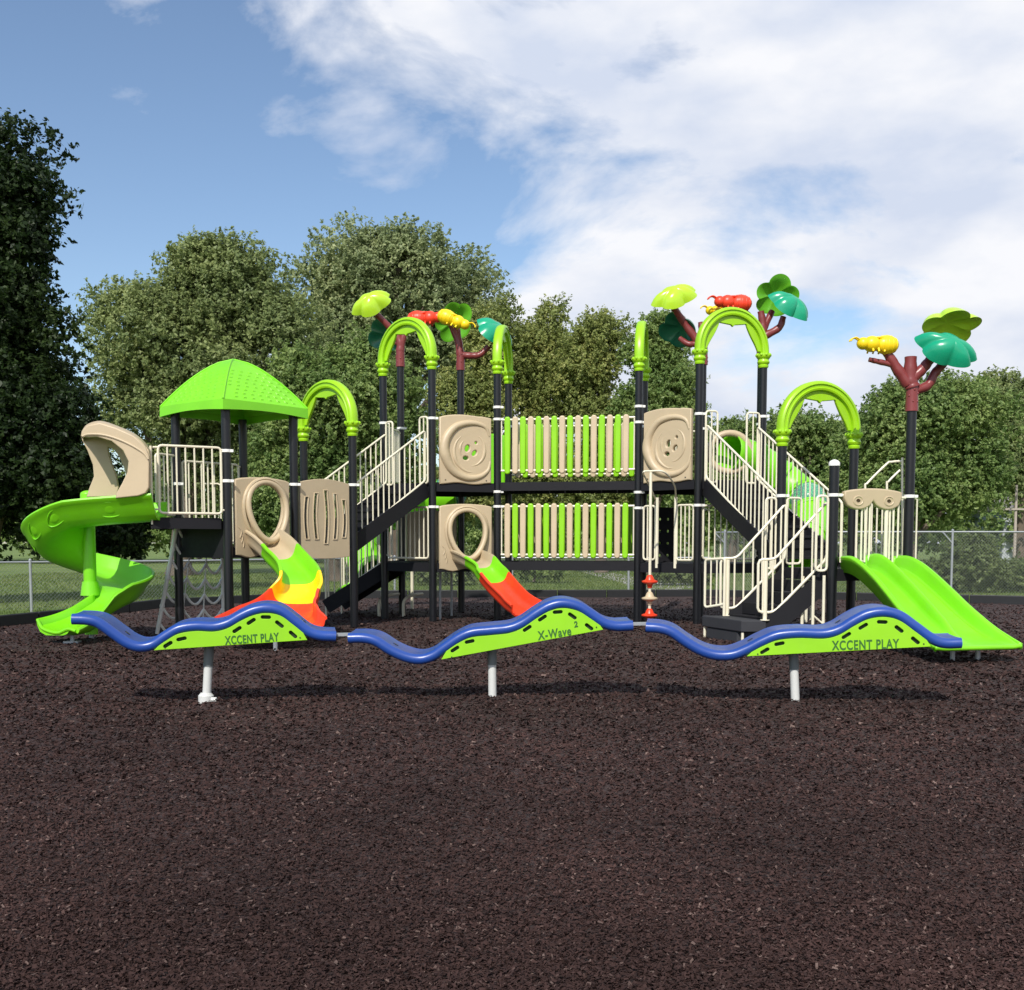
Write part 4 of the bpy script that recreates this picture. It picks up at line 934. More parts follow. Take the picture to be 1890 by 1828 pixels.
# hexagon D lower level rails
rail(HD[1], HD[2], ZL, ZL, 0.08, 0.97, 0.115, inset=0.1)
rail(inn(HD[0], HD[1], 0.10), inn(HD[0], HD[1], 0.30), ZL, ZL, 0.06, 0.98, 0.09, inset=0.0)
rail(inn(HD[0], HD[1], 0.66), inn(HD[0], HD[1], 0.93), ZL, ZL, 0.06, 0.98, 0.09, inset=0.0)
rail(HD[3], HD[2], ZL, ZL, 0.08, 0.97, 0.115, inset=0.1)
mb = MB()
for t in (0.33, 0.64):
    p = inn(HD[0], HD[1], t); mb.tube([Z(p, ZL - 0.08), Z(p, ZL + 1.12)], 0.028, 8)
mb.build('entry_rail', M['cream'], PS)
# disc climber
fx = Z(W(1200, 1000, 17.2), 0); arm = MB(); a_ = inn(HD[0], HD[1], 0.30); b_ = inn(HD[0], HD[1], 0.64)
tp = 2.50
arm.tube([Z(fx, 0.30), Z(fx, tp)], 0.024, 10)
arm.tube(smooth_path([Z(a_, ZL + 1.1), Z(a_.lerp(fx + Vector((-0.12, 0, 0)), 0.75), tp - 0.10), Z(fx + Vector((-0.12, 0, 0)), tp), Z(fx, tp + 0.02), Z(fx + Vector((0.22, 0.0, 0)), tp), Z(b_.lerp(fx + Vector((0.34, 0, 0)), 0.4), tp - 0.18), Z(b_, ZL + 1.1)], 5), 0.015, 8)
dc = arm.build('disc_climber', M['cream'], PS)
dp = [(0.02, -0.085), (0.045, -0.08), (0.05, -0.03), (0.06, -0.02), (0.135, 0.0), (0.15, 0.012), (0.15, 0.03), (0.13, 0.036), (0.085, 0.05), (0.062, 0.10), (0.04, 0.125), (0.02, 0.13)]
for z, m_ in ((0.74, 'red'), (0.47, 'slat_tan'), (0.20, 'red')):
    mb = MB(); mb.lathe(Z(fx, z), [(r_ * 0.86, zz_) for r_, zz_ in dp], 24); mb.build('disc', M[m_], dc)
    for k in range(3): pass
# dark climbing panel on the back of the lower level
d = (HD[3] - HD[4]); mb = MB(); P_, Q_ = inn(HD[5], HD[4], 0.15), inn(HD[5], HD[4], 0.62)
hs_ = [[(0.16 * (i - .5) + .03 * math.cos(t), -0.35 + .22 * j + .03 * math.sin(t)) for t in np.linspace(0, 2 * PI, 10, endpoint=False)] for i in range(2) for j in range(4)]
put(mb, panel_geo([(-0.24, -0.55), (0.24, -0.55), (0.24, 0.52), (-0.24, 0.52)], hs_, 0.05, 0.01), Z(W(1225, 1000, 19.6), 1.5), Q_ - P_); mb.build('climbing_panel', M['deck'], PS)

# mask shaped panel and bars over the double slide
P_, Q_ = SS[1], SS[2]; d = (Q_ - P_).normalized(); nrm = Vector((d.y, -d.x, 0)); c = (P_ + Q_) / 2
mk = []
for k in range(21): t = k / 20; x = -0.47 + 0.94 * t; mk.append((x, 0.10 + 0.05 * math.sin(PI * t) ** .7))
for k in range(21):
    t = k / 20; x = 0.47 - 0.94 * t; y = -0.12 * (abs(math.sin(2 * PI * t)) ** 0.6) - 0.02 ; mk.append((x, y if 0 < k < 20 else 0.02))
ey = [[(sx_ * 0.25 + 0.055 * math.cos(t), -0.02 + 0.045 * math.sin(t)) for t in np.linspace(0, 2 * PI, 14, endpoint=False)] for sx_ in (-1, 1)]
mb = MB(); put(mb, panel_geo(mk, ey, 0.08, 0.02), Z(c, 1.97), d)
for sx_ in (-1, 1): mb.tube([Z(c, 1.95) + d * (sx_ * 0.25 + 0.075 * math.cos(t)) + Vector((0, 0, 0.06 * math.sin(t))) + nrm * 0.036 for t in np.linspace(0, 2 * PI, 18, endpoint=False)], 0.014, 6, closed=True)
mb.build('mask_panel', M['tan'], PS)
mb = MB()
mb.tube([Z(P_, 2.02), Z(c - d * 0.42, 2.02)], 0.02, 8); mb.tube([Z(Q_, 2.0), Z(c + d * 0.42, 2.0)], 0.02, 8)
for x in (-0.49, -0.16, -0.10, -0.03, 0.24, 0.30, 0.36, 0.44): mb.tube([Z(c + d * x, 1.12), Z(c + d * x, 1.92)], 0.014, 6)
mb.tube([Z(c + d * 0.24, 1.12), Z(c + d * 0.24, 1.92)], 0.026, 8)
mb.tube([Z(Q_ + Vector((0.10, -0.02, 0)), 1.12), Z(Q_ + Vector((0.10, -0.02, 0)), 1.98), Z(Q_, 2.0)], 0.012, 6)
mb.build('guard_rail', M['cream'], PS)
# ladder handles behind on the back right side
mb = MB(); a_ = SS[3].lerp(SS[2], 0.3); nb = Vector((0.55, 0.83, 0))
Yh = 15.6
mb.tube(smooth_path([W(1597, 1030, Yh), W(1597, 905, Yh), W(1600, 893, Yh), W(1636, 857, Yh), W(1645, 853, Yh), W(1664, 852, Yh), W(1665, 860, Yh), W(1665, 1030, Yh)], 3), 0.016, 8)
mb.tube(smooth_path([W(1637, 1030, Yh), W(1637, 900, Yh), W(1639, 890, Yh), W(1661, 868, Yh)], 3), 0.016, 8)
mb.build('ladder_handle', M['cream'], PS)
rail(SS[3], SS[2], ZL, ZL, 0.08, 0.95, 0.12, inset=0.1)

# double slide
def double_slide():
    m0 = (SS[1] + SS[2]) / 2; e0 = (SS[2] - SS[1]).normalized(); end = Z(W(1806, 1180, 12.35), 0.19)
    e1 = Vector((0.955, 0.20, 0)).normalized()
    start = Z(m0, ZL - 0.0) ; dirv = Z(end - start, 0).normalized()
    # longitudinal stations: (fraction along plan, z, half width, rim height, centre ridge height)
    st = [(-0.02, 1.02, 0.47, 0.18, 0.17), (0.06, 1.02, 0.48, 0.20, 0.20), (0.14, 0.98, 0.48, 0.22, 0.21), (0.25, 0.88, 0.48, 0.23, 0.20), (0.38, 0.73, 0.48, 0.23, 0.18), (0.50, 0.58, 0.49, 0.22, 0.17), (0.62, 0.43, 0.50, 0.20, 0.15), (0.72, 0.325, 0.51, 0.18, 0.11), (0.80, 0.255, 0.53, 0.14, 0.05), (0.88, 0.215, 0.55, 0.09, 0.01), (0.95, 0.20, 0.56, 0.045, 0.0), (1.0, 0.185, 0.56, 0.01, 0.0)]
    ns = 44; rows = []
    fr = [s[0] for s in st]
    for i in range(ns + 1):
        f = -0.02 + 1.02 * i / ns; z, hw, rh, ch_ = [float(np.interp(f, fr, [s[j] for s in st])) for j in (1, 2, 3, 4)]
        # smooth z
        z = sum(float(np.interp(f + dx, fr, [s[1] for s in st])) for dx in (-.05, -.025, 0, .025, .05)) / 5
        p = start.lerp(end, f); sd = e0.lerp(e1, min(1, max(0, f))).normalized(); row = []; m = 60
        for j in range(m + 1):
            x = -1 + 2 * j / m; ax = abs(x)
            zz_ = 0
            rimp = max(0, (ax - 0.80) / 0.20); zz_ += rh * (rimp ** 0.5 if rimp < 1 else 1)
            zz_ = rh * min(1, max(0, (ax - 0.78) / 0.14)) ** 1.6
            if ax > 0.95: zz_ = rh * (1 - 0.15 * ((ax - 0.95) / 0.05) ** 2)
            zz_ += ch_ * math.exp(-(x / 0.10) ** 4) * 0.9 + 0.03 * (abs(abs(x) - 0.45) / 0.35) ** 2 * (1 if ax < .8 else 0) * min(1, ch_ * 10)
            row.append(p + sd * (x * hw) + Vector((0, 0, z - p.z + zz_)))
        rows.append(row)
    vs = [v for r_ in rows for v in r_]; w_ = len(rows[0]); fs = [(i * w_ + j, i * w_ + j + 1, (i + 1) * w_ + j + 1, (i + 1) * w_ + j) for i in range(ns) for j in range(w_ - 1)]
    mb = MB(); mb.add(vs, fs)
    # side skirts, lower lip and underside
    low = []
    for i, r_ in enumerate(rows):
        f = i / ns; dz = 0.28 - 0.10 * f
        for v, o_ in ((r_[0], 1), (r_[-1], -1)): pass
        s2 = (r_[-1] - r_[0]).normalized(); zb = min(v.z for v in r_) - 0.035
        low.append([r_[0] - s2 * 0.02, Z(r_[0] - s2 * 0.02, r_[0].z - 0.04), Z(r_[0] + s2 * 0.01, r_[0].z - 0.06), Z(r_[0] + s2 * 0.03, zb), Z(r_[-1] - s2 * 0.03, zb), Z(r_[-1] - s2 * 0.01, r_[-1].z - 0.06), Z(r_[-1] + s2 * 0.02, r_[-1].z - 0.04), r_[-1] + s2 * 0.02])
    vs = [v for r_ in low for v in r_]; w_ = 8
    fs = [(i * w_ + j, (i + 1) * w_ + j, (i + 1) * w_ + j + 1, i * w_ + j + 1) for i in range(ns) for j in range(w_ - 1)]
    mb.add(vs, fs)
    # join rim tops
    a0 = [r_[0] for r_ in rows]; b0_ = [r_[-1] for r_ in rows]; mb.tube(a0, 0.024, 8); mb.tube(b0_, 0.024, 8)
    # rounded front lip
    lip = rows[-1]; mb.tube([v + Vector((0, 0, -0.015)) for v in lip], 0.03, 8)
    mb.tube([v + Vector((0, 0, -0.02)) for v in rows[0]], 0.03, 8)
    o = mb.build('double_slide', M['slide_green'], PS, ang=180)
    mb = MB()
    for f in (0.35, 0.65):
        p = lip[0].lerp(lip[-1], f) + Vector((-0.02, 0.3, 0)); mb.tube([Z(p, 0.15), Z(p, -0.05)], 0.03, 8)
    mb.build('slide_leg', M['steel'], o)
double_slide()

# ---- spiral slide
def spiral():
    cX = W(163, 950, 15.62); c = Z(cX, 0); r = 0.52; pts = []
    ent = Z(W(281, 950, c.y - r - .33), 0)
    n0 = 8
    for k in range(n0): pts.append(Vector((ent.x + (c.x - ent.x) * k / n0, c.y - r, 1.745 - 0.08 * k / n0)))
    zs = [(0, 1.66), (0.14, 1.42), (0.286, 1.17), (0.571, 0.86), (0.857, 0.57), (1.0, 0.46)]
    nn = 60
    for k in range(nn + 1):
        f = k / nn; a = R(-90 - 315 * f); z = float(np.interp(f, [q_[0] for q_ in zs], [q_[1] for q_ in zs]))
        pts.append(Vector((c.x + r * math.cos(a), c.y + r * math.sin(a), z)))
    e0 = pts[-1].copy()
    for k in range(1, 15):
        t_ = k / 14; pts.append(Vector((e0.x - 0.50 * t_ + 0.06 * t_ * t_, e0.y - 0.46 * t_ - 0.18 * t_ * t_, 0.46 - 0.29 * math.sin(PI / 2 * t_))))
    # smooth heights
    zz = [p.z for p in pts]
    for _ in range(6): zz = [zz[0]] + [(zz[i - 1] + zz[i] + zz[i + 1]) / 3 for i in range(1, len(zz) - 1)] + [zz[-1]]
    for p, z in zip(pts, zz): p.z = z
    n = len(pts); sides = []; ups = []
    for i in range(n):
        t = pts[min(i + 1, n - 1)] - pts[max(i - 1, 0)]; t.z = 0; t.normalize(); s = t.cross(Vector((0, 0, 1))).normalized(); sides.append(s); ups.append(Vector((0, 0, 1)))
    # side vector: travelling -x, side = t x z ; outer wall is the one facing away from the pole
    test = (sides[n0 + 5]).dot(pts[n0 + 5] - c); so_ = 1 if test > 0 else -1
    def prof(i):
        f = i / (n - 1); ho = 0.29; hi = 0.20; bt = 0.10 * max(0, min(1, (f - .78) / .1)) * max(0, min(1, (1.0 - f) / .10))
        if f > 0.80: k = (f - 0.80) / 0.20; ho = 0.29 - 0.25 * k ** .7; hi = 0.20 - 0.05 * k
        q1 = min(1, max(0, (f - .06) / .10)) * min(1, max(0, (0.90 - f) / .12)); wo = 0.33 + (0.04 * max(0, (f - .86) / .14)); wi = 0.31 + 0.17 * q1 + (0.06 * max(0, (f - .86) / .14)); pr = []
        ins = [(-wi - .03, hi + .012), (-wi, hi + .022), (-wi + .025, hi), (-wi + .04, hi * .5), (-wi + .10, 0.05), (-wi + .2, 0.005), (0, 0), (wo - .25, 0.012), (wo - .165, 0.06), (wo - .085, ho * .5), (wo - .015, ho), (wo + .01, ho + .026), (wo + .04, ho + .024), (wo + .05, ho), (wo + .035, ho - .03)]
        out_ = [(wo + .012, ho - .05), (wo - .055, ho * .5), (wo - .125, 0.04), (wo - .19, -0.025 - bt * .5), (wo - .26, -0.045 - bt), (0, -0.05 - bt), (-wi + .15, -0.055 - bt), (-wi + .04, -0.01), (-wi - .01, hi * .5), (-wi - .02, hi - .03)]
        return [(a * so_, b) for a, b in ins + out_]
    mb = MB(); mb.sweep(pts, sides, ups, prof); o = mb.build('spiral_slide', M['slide_green'], PS, ang=45)
    # oval mouldings on the outside wall
    for i in list(range(n0 - 4, n - 26, 6)):
        mb = MB(); p = pts[i]; s = sides[i] * so_; t = (pts[i + 1] - pts[i - 1]).normalized(); base = p + s * 0.255 + Vector((0, 0, 0.135))
        fl = lambda u_, v_: base + t * u_ + Vector((0, 0, v_)) - s * (u_ * u_ * 0.85 - v_ * 0.62)
        ring = [fl(0.165 * math.cos(a) * (1 - .12 * math.sin(a)), 0.10 * math.sin(a)) + s * 0.012 for a in np.linspace(0, 2 * PI, 24, endpoint=False)]
        mb.tube(ring, 0.010, 6, closed=True)
        vs = []; fs = []; rg = 5; sg_ = 20
        for q_ in range(rg + 1):
            f_ = q_ / rg
            for k in range(sg_): a = 2 * PI * k / sg_; vs.append(fl(0.125 * f_ * math.cos(a), 0.075 * f_ * math.sin(a)) + s * (0.020 * (1 - f_ ** 6) - 0.002))
        for q_ in range(rg):
            for k in range(sg_): k2 = (k + 1) % sg_; fs.append((q_ * sg_ + k, q_ * sg_ + k2, (q_ + 1) * sg_ + k2, (q_ + 1) * sg_ + k))
        mb.add(vs, fs); mb.build('oval_moulding', M['slide_green'], o)
    mb = MB(); mb.tube([Z(c, 0.05), Z(c, 2.08)], 0.09, 16); mb.ball(Z(c, 2.08), (0.105, 0.105, 0.06), 14, 8); mb.tube([Z(c, 1.98), Z(c, 2.08)], 0.105, 16)
    mb.tube([Z(c, 0.62), Z(c, 0.82)], [0.14, 0.11], 14); mb.build('centre_pole', M['slide_green'], o)
    pe = prof(n - 1); lipp = smooth_path([pts[-1] + sides[-1] * a_ + ups[-1] * (b_ - 0.016) for a_, b_ in (pe[1], pe[4], pe[6], pe[8], pe[10])], 5)
    mb = MB(); mb.tube(lipp, 0.024, 8); mb.build('exit_lip', M['slide_green'], o)
    e = pts[-5]; mb = MB(); mb.tube([Z(e, 0.16), Z(e, -0.05)], 0.03, 8); mb.box((e.x, e.y, 0.0), (0.2, 0.14, 0.05)); mb.build('slide_leg', M['steel'], o)
    mb = MB(); mb.tube([Z(c, -0.05), Z(c, 0.2)], 0.04, 8); mb.build('slide_leg', M['steel'], o)
spiral()
# hood over the spiral entry
def hood():
    def ctr(pxs, Y): return [W(a, b, Y) for a, b in pxs]
    Yn, Yf = 14.72, 15.36
    near = [(150, 806), (152, 796), (162, 786), (185, 781), (215, 790), (248, 805), (268, 823), (276, 842), (276, 900), (270, 911), (256, 916), (214, 920), (216, 910), (226, 893), (236, 872), (238, 852), (228, 832), (207, 815), (180, 807), (160, 808)]
    far = [(152, 812), (158, 790), (185, 786), (215, 795), (248, 809), (270, 830), (273, 905), (262, 912), (236, 915), (232, 870), (222, 846), (212, 830), (200, 826), (202, 838), (208, 858), (216, 880), (220, 900), (216, 917), (160, 918), (166, 900), (174, 880), (172, 858), (162, 832)]
    mb = MB()
    for (pl, Y, th) in ((near, Yn, 0.06), (far, Yf, 0.05)):
        P = ctr([(a, b) for a, b in pl], Y); poly = [(p.x, p.z) for p in P]; 
        vs, fs = panel_geo(poly, (), th, 0.015); mb.add([(v[0], Y + v[2], v[1]) for v in vs], fs)
    # roof skin joining the two sides
    topn = smooth_path(ctr(near[0:9], Yn), 4); topf = smooth_path([W(a + 4, b + 6, Yf) for a, b in near[0:9]], 4)
    vs = []; m = 8
    for a, b in zip(topn, topf):
        for k in range(m + 1): t = k / m; v = a.lerp(b, t); v.z += 0.05 * math.sin(PI * t); vs.append(v)
        for k in range(m, -1, -1): t = k / m; v = a.lerp(b, t); v.z += 0.05 * math.sin(PI * t) - 0.035; vs.append(v)
    w_ = 2 * (m + 1); fs = []
    for i in range(len(topn) - 1):
        for j in range(w_): j2 = (j + 1) % w_; fs.append((i * w_ + j, i * w_ + j2, (i + 1) * w_ + j2, (i + 1) * w_ + j))
    fs += [tuple(range(w_))[::-1], tuple((len(topn) - 1) * w_ + j for j in range(w_))]
    mb.add(vs, fs)
    # moulded seam
    mb.tube(smooth_path([W(152, 806, Yn - .035), W(165, 802, Yn - .035), (W(195, 804, Yn - .035)), W(230, 816, Yn - .035), W(262, 834, Yn - .035), W(274, 848, Yn - .035)], 5), 0.016, 6)
    mb.build('slide_hood', M['tan'], PS, ang=45)
hood()

# cargo net climber under the left platform
def net():
    Ya, Yb = 16.1, 16.9; tl = W(328, 962, 16.15); bl = G(290, 1170); tr_ = Z(W(410, 1000, 17.0), 1.6); br_ = Z(W(410, 1000, 17.0), -0.03)
    mb = MB(); mb.tube([tl, bl], 0.032, 10); mb.tube([tr_, br_], 0.03, 10); mb.tube([tl, tr_], 0.025, 8)
    for f in (0.25, 0.5, 0.75):
        q_ = tl.lerp(bl, f); mb.tube([q_ - Vector((0, 0, .02)), q_ + Vector((0, 0, .02))], 0.04, 8)
    o = mb.build('climber_frame', M['white'], PS)  # cream frame coloured white to stand in for sunlight it misses
    mb = MB(); rows = 6; cols = 3
    node = {}
    for i in range(rows + 1):
        for j in range(cols + 1):
            f = i / rows; a = tl.lerp(bl, f * 0.86 + 0.04); b = tr_.lerp(br_, f * 0.86 + 0.04); node[i, j] = a.lerp(b, j / cols) + Vector((0, 0, -0.05 * math.sin(PI * j / cols)))
    for i in range(rows + 1):
        for j in range(cols):
            a, b = node[i, j], node[i, j + 1]; sp = [a.lerp(b, t) + Vector((0, 0, -0.16 * math.sin(PI * t))) for t in np.linspace(0, 1, 9)]
            mb.tube(sp, 0.020, 6)
    for j in range(1, cols):
        mb.tube([node[i, j] for i in range(rows + 1)], 0.010, 6)
    mb.build('climbing_net', M['white'], o)  # net whitened too, sunlight put into its colour
net()

# tube slides behind
def tube_slide(path, r, name='tube_slide', dome=None, mat='slide_green'):
    pts = smooth_path(path, 8); n = len(pts); mb = MB(); mb.tube(pts, [r * (1 + (0.05 if i % 8 == 0 else 0)) for i in range(n)], 20, cap=False)
    o = mb.build(name, M[mat], PS, ang=60)
    mod = o.modifiers.new('wall', 'SOLIDIFY'); mod.thickness = 0.02
    for i in range(8, n - 1, 8):
        t = (pts[i + 1] - pts[i - 1]).normalized(); mb = MB(); mb.tube([pts[i] - t * 0.03, pts[i] + t * 0.03], r * 1.10, 20, cap=False); k = mb.build('tube_flange', M[mat], o); k.modifiers.new('wall', 'SOLIDIFY').thickness = 0.03
    if dome:
        for f in dome:
            p = pts[int(f * (n - 1))]; mb = MB(); mb.ball(p + Vector((0, 0, r * 0.35)), (r * 1.0, r * 0.95, r * 1.05), 18, 10); mb.build('clear_dome', M['dome'], o)
    return o
mB = (HC[4] + HC[5]) / 2
tube_slide([W(848, 918, 21.5), W(805, 920, 21.6), W(762, 926, 22.0), W(712, 950, 22.4), W(676, 985, 22.2), W(668, 1022, 21.6), Z(W(690, 1050, 21.0), 0.75)], 0.34, dome=(0.07,))
slide([Z(W(735, 1060, 21.3), 0.72), Z(W(715, 1065, 21.1), 0.66), Z(W(690, 1080, 20.9), 0.52), Z(W(650, 1100, 20.8), 0.36), Z(W(625, 1110, 20.8), 0.30)], 0.5, 0.22, [(0, 1, 'slide_green')], w1=0.6, h1=0.1)
mD = inn(HD[3], HD[4], 0.5)
tube_slide([Z(W(1345, 815, 19.3), 2.98), Z(W(1395, 838, 19.6), 2.85), Z(W(1440, 870, 19.7), 2.55), Z(W(1478, 905, 19.5), 2.22), Z(W(1496, 945, 19.0), 1.85), Z(W(1490, 985, 18.5), 1.48), Z(W(1465, 1020, 18.2), 1.15)], 0.33, dome=(0.62,))
mb = MB(); cc_ = Z(W(1347, 800, 19.2), 2.98); ring = [cc_ + Vector((0.36 * math.cos(t), -0.0, 0.34 * math.sin(t))) for t in np.linspace(0, 2 * PI, 28, endpoint=False)]
mb.tube(ring, 0.06, 10, closed=True); mb.build('tube_entry_ring', M['tan'], PS)
for (px, Y, z) in ((705, 21.9, 1.2), (760, 22.0, 1.6), (1490, 18.6, 1.3), (1500, 19.1, 1.5)):
    p = Z(W(px, 1000, Y), 0); mb = MB(); mb.tube([Z(p, -0.05), Z(p, z)], 0.032, 8); mb.build('support_leg', M['cream'], PS)
# curved ground handles by the low stair
for px in (700, 745):
    p = G(px, 1139); mb = MB(); mb.tube(smooth_path([Z(p, -0.03), Z(p, 0.25), Z(p, 0.36) + Vector((0.06, 0.1, 0)), Z(p, 0.4) + Vector((0.2, 0.3, 0)), Z(p, 0.4) + Vector((0.3, 0.6, 0))], 5), 0.03, 8); mb.build('ground_handle', M['cream'], PS)
for (px, Y) in ((812, 19.2), (833, 20.2), (1483, 14.6)):
    p = Z(W(px, 1000, Y), 0); mb = MB(); mb.tube([Z(p, -0.05), Z(p, ZL - 0.1)], 0.022, 8); mb.build('support_leg', M['steel'] if px < 900 else M['cream'], PS)
# crossed braces on the landing
mb = MB(); a_ = Z(W(1503, 1000, 14.3), 0); mb.tube([Z(a_, -0.04), Z(a_, 0.95)], 0.02, 8); mb.tube([Z(a_, 0.42), Z(a_ + Vector((0.14, 0, 0)), 0.3)], 0.012, 6); b_ = a_ + Vector((0.14, 0, 0)); mb.tube([Z(b_, -0.04), Z(b_, 0.95)], 0.02, 8); mb.build('support_leg', M['cream'], PS)

# ---- tree toppers
def leafpad(mb, c, nrm, upv, rx, ry, lobes=5, ph0=0.0, dome=0.12, th=0.075, droop=0.08):
    c = Vector(c); nrm = Vector(nrm).normalized(); upv = Vector(upv); x = upv.cross(nrm).normalized(); y = nrm.cross(x).normalized()
    seg = 80; rings = 8; top = []; bot = []
    def rad(th_): return 0.80 + (0.22 + 0.07 * math.sin(th_ * 1.0 + ph0 * 3)) * abs(math.cos(lobes * th_ / 2 + ph0 + 0.25 * math.sin(th_))) ** 0.75 + 0.06 * math.cos(2 * th_ + 1.3 * ph0)
    for i in range(rings + 1):
        s = i / rings
        for k in range(seg):
            t = 2 * PI * k / seg; rr_ = rad(t) * s; px, py = rx * rr_ * math.cos(t), ry * rr_ * math.sin(t)
            h_ = dome * (1 - s ** 2) + 0.16 * dome * (abs(math.cos(lobes * t / 2 + ph0 + 0.25 * math.sin(t))) - 0.5) * s + 0.10 * dome * math.sin(7 * s + 2 * t) * math.sin(3 * t) * s - droop * s ** 3 * (0.6 + 0.4 * math.cos(2 * t))
            top.append(c + x * px + y * py + nrm * (h_ + th * (1 - s ** 6)))
            bot.append(c + x * px * .97 + y * py * .97 + nrm * (h_ - th * 0.6 * (1 - s ** 6)))
    V_ = top + bot; n = len(top); fs = []
    for i in range(rings):
        for k in range(seg):
            k2 = (k + 1) % seg; fs.append((i * seg + k, i * seg + k2, (i + 1) * seg + k2, (i + 1) * seg + k)); fs.append((n + i * seg + k, n + (i + 1) * seg + k, n + (i + 1) * seg + k2, n + i * seg + k2))
    for k in range(seg): k2 = (k + 1) % seg; fs.append((rings * seg + k, rings * seg + k2, n + rings * seg + k2, n + rings * seg + k))
    return mb.add(V_, fs)
def topper(base, z0, branches, pads, bugs):
    """branches: lists of world points with start radius"""
    mb = MB(); mb.tube([Z(base, z0 - 0.02), Z(base, z0 + 0.16), Z(base, z0 + 0.32)], [0.088, 0.083, 0.08], 14)
    for pts, r0, r1 in branches:
        sp = smooth_path(pts, 5); n = len(sp); mb.tube(sp, [1.2 * (r0 + (r1 - r0) * i / (n - 1)) * (1 + 0.06 * math.sin(i * 1.9)) for i in range(n)], 12)
    for k in range(5):
        th = random.uniform(-PI, 0); mb.ball(Z(base, z0 + random.uniform(0.03, 0.3)) + Vector((0.08 * math.cos(th), 0.08 * math.sin(th), 0)), (0.014, 0.012, 0.02), 7, 5)
    o = mb.build('tree_topper', M['maroon'], PS, ang=60)
    for (c, nrm, upv, rx, ry, lob, ph_, m_) in pads:
        mb = MB(); leafpad(mb, c, nrm, upv, rx, ry, lob, ph_); mb.build('leaf', M[m_], o, ang=70)
    for (c, ln_, m_, flip, tilt) in bugs:
        bug(c, ln_, m_, flip, tilt, o)
def bug(c, ln_, m_, flip, tilt, parent):
    """moulded insect: tail, thorax with wing ridges, head, feelers, legs"""
    c = Vector(c); d = Vector((flip * math.cos(tilt), -0.15, math.sin(tilt))).normalized(); upv = Vector((0, 0, 1)); s = d.cross(upv).normalized(); u_ = s.cross(d)
    Mx = lambda a, b, c_: Matrix((d * a, s * b, u_ * c_)).transposed()
    mb = MB(); l = ln_
    mb.ball(c - d * l * 0.20, (1, 1, 1), 16, 10, Mx(l * 0.28, l * 0.21, l * 0.21)); mb.ball(c + d * l * 0.14, (1, 1, 1), 16, 10, Mx(l * 0.19, l * 0.18, l * 0.175)); mb.ball(c + d * l * 0.34, (1, 1, 1), 14, 9, Mx(l * 0.14, l * 0.14, l * 0.135))
    for k in range(5):
        f = -0.38 + 0.10 * k; rr_ = l * 0.200 * math.sqrt(max(0.1, 1 - ((f + 0.20) / 0.28) ** 2))
        mb.tube([c + d * l * f + (s * math.cos(t) + u_ * math.sin(t)) * rr_ for t in np.linspace(0, 2 * PI, 16, endpoint=False)], l * 0.016, 6, closed=True)
    for sg in (-1, 1):
        mb.ball(c - d * l * 0.10 + u_ * l * 0.13 + s * sg * l * 0.07, (1, 1, 1), 12, 7, Mx(l * 0.26, l * 0.07, l * 0.035))
        q_ = c + d * l * 0.42 + s * sg * l * 0.04 + u_ * l * 0.06
        mb.tube(smooth_path([q_, q_ + d * l * 0.10 + u_ * l * 0.05, q_ + d * l * 0.19 + u_ * l * 0.02, q_ + d * l * 0.22 - u_ * l * 0.03], 4), l * 0.018, 6)
        for k in range(3):
            q2_ = c + d * l * (0.16 - 0.13 * k) + s * sg * l * 0.10 - u_ * l * 0.09
            mb.tube([q2_, q2_ + s * sg * l * 0.05 - u_ * l * 0.09], l * 0.022, 6)
    return mb.build('insect_figure', M[m_], parent, ang=60)
Y5, Y4 = HC[5].y, HC[4].y
topper(HC[5], 4.73, [([Z(HC[5], 5.0), W(738, 630, Y5), W(722, 608, Y5), W(695, 580, Y5 - .1)], 0.07, 0.045), ([Z(HC[5], 5.0), W(745, 620, Y5), W(752, 595, Y5)], 0.06, 0.04), ([W(740, 635, Y5), W(722, 630, Y5 + .2)], 0.05, 0.04)],
       [(W(686, 560, Y5 - .15), (-0.25, -0.75, 0.65), (0.9, 0, 0.35), 0.26, 0.42, 5, 0.6, 'leaf_lime'), (W(712, 622, Y5 + .25), (0.55, 0.75, 0.35), (0.0, 0, 1), 0.36, 0.36, 5, 0.2, 'leaf_dark')], [])
topper(HC[4], 4.73, [([Z(HC[4], 5.0), W(870, 657, Y4), W(886, 655, Y4), W(902, 640, Y4)], 0.06, 0.045), ([Z(HC[4], 5.0), W(845, 630, Y4), W(832, 600, Y4)], 0.07, 0.045), ([W(848, 640, Y4), W(843, 605, Y4), W(845, 590, Y4)], 0.06, 0.045)],
       [(W(840, 592, Y4 + .3), (0.15, 0.85, 0.45), (0.5, 0, 1), 0.34, 0.44, 5, 1.0, 'leaf_green'), (W(914, 616, Y4 - .1), (0.62, -0.40, 0.68), (0.5, 0, -1), 0.38, 0.44, 5, 0.4, 'leaf_teal')],
       [(W(784, 588, Y4 - .2), 0.74, 'red', 1, 0.05), (W(837, 591, Y4 - .35), 0.70, 'yellow', 1, -0.4)])
Y4d, Y3d = HD[4].y, HD[3].y
topper(HD[4], 4.70, [([Z(HD[4], 4.96), W(1284, 625, Y4d), W(1262, 595, Y4d), W(1242, 566, Y4d - .1)], 0.075, 0.05), ([W(1285, 635, Y4d), W(1270, 635, Y4d), W(1255, 625, Y4d + .1)], 0.05, 0.04), ([Z(HD[4], 4.96), W(1295, 610, Y4d), W(1293, 595, Y4d)], 0.06, 0.04)],
       [(W(1246, 548, Y4d - .15), (-0.2, -0.62, 0.78), (0.95, 0, 0.3), 0.28, 0.46, 5, 0.7, 'leaf_lime'), (W(1254, 610, Y4d + .2), (0.5, 0.62, 0.6), (0.2, 0, 1), 0.36, 0.38, 4, 0.3, 'leaf_dark')], [])
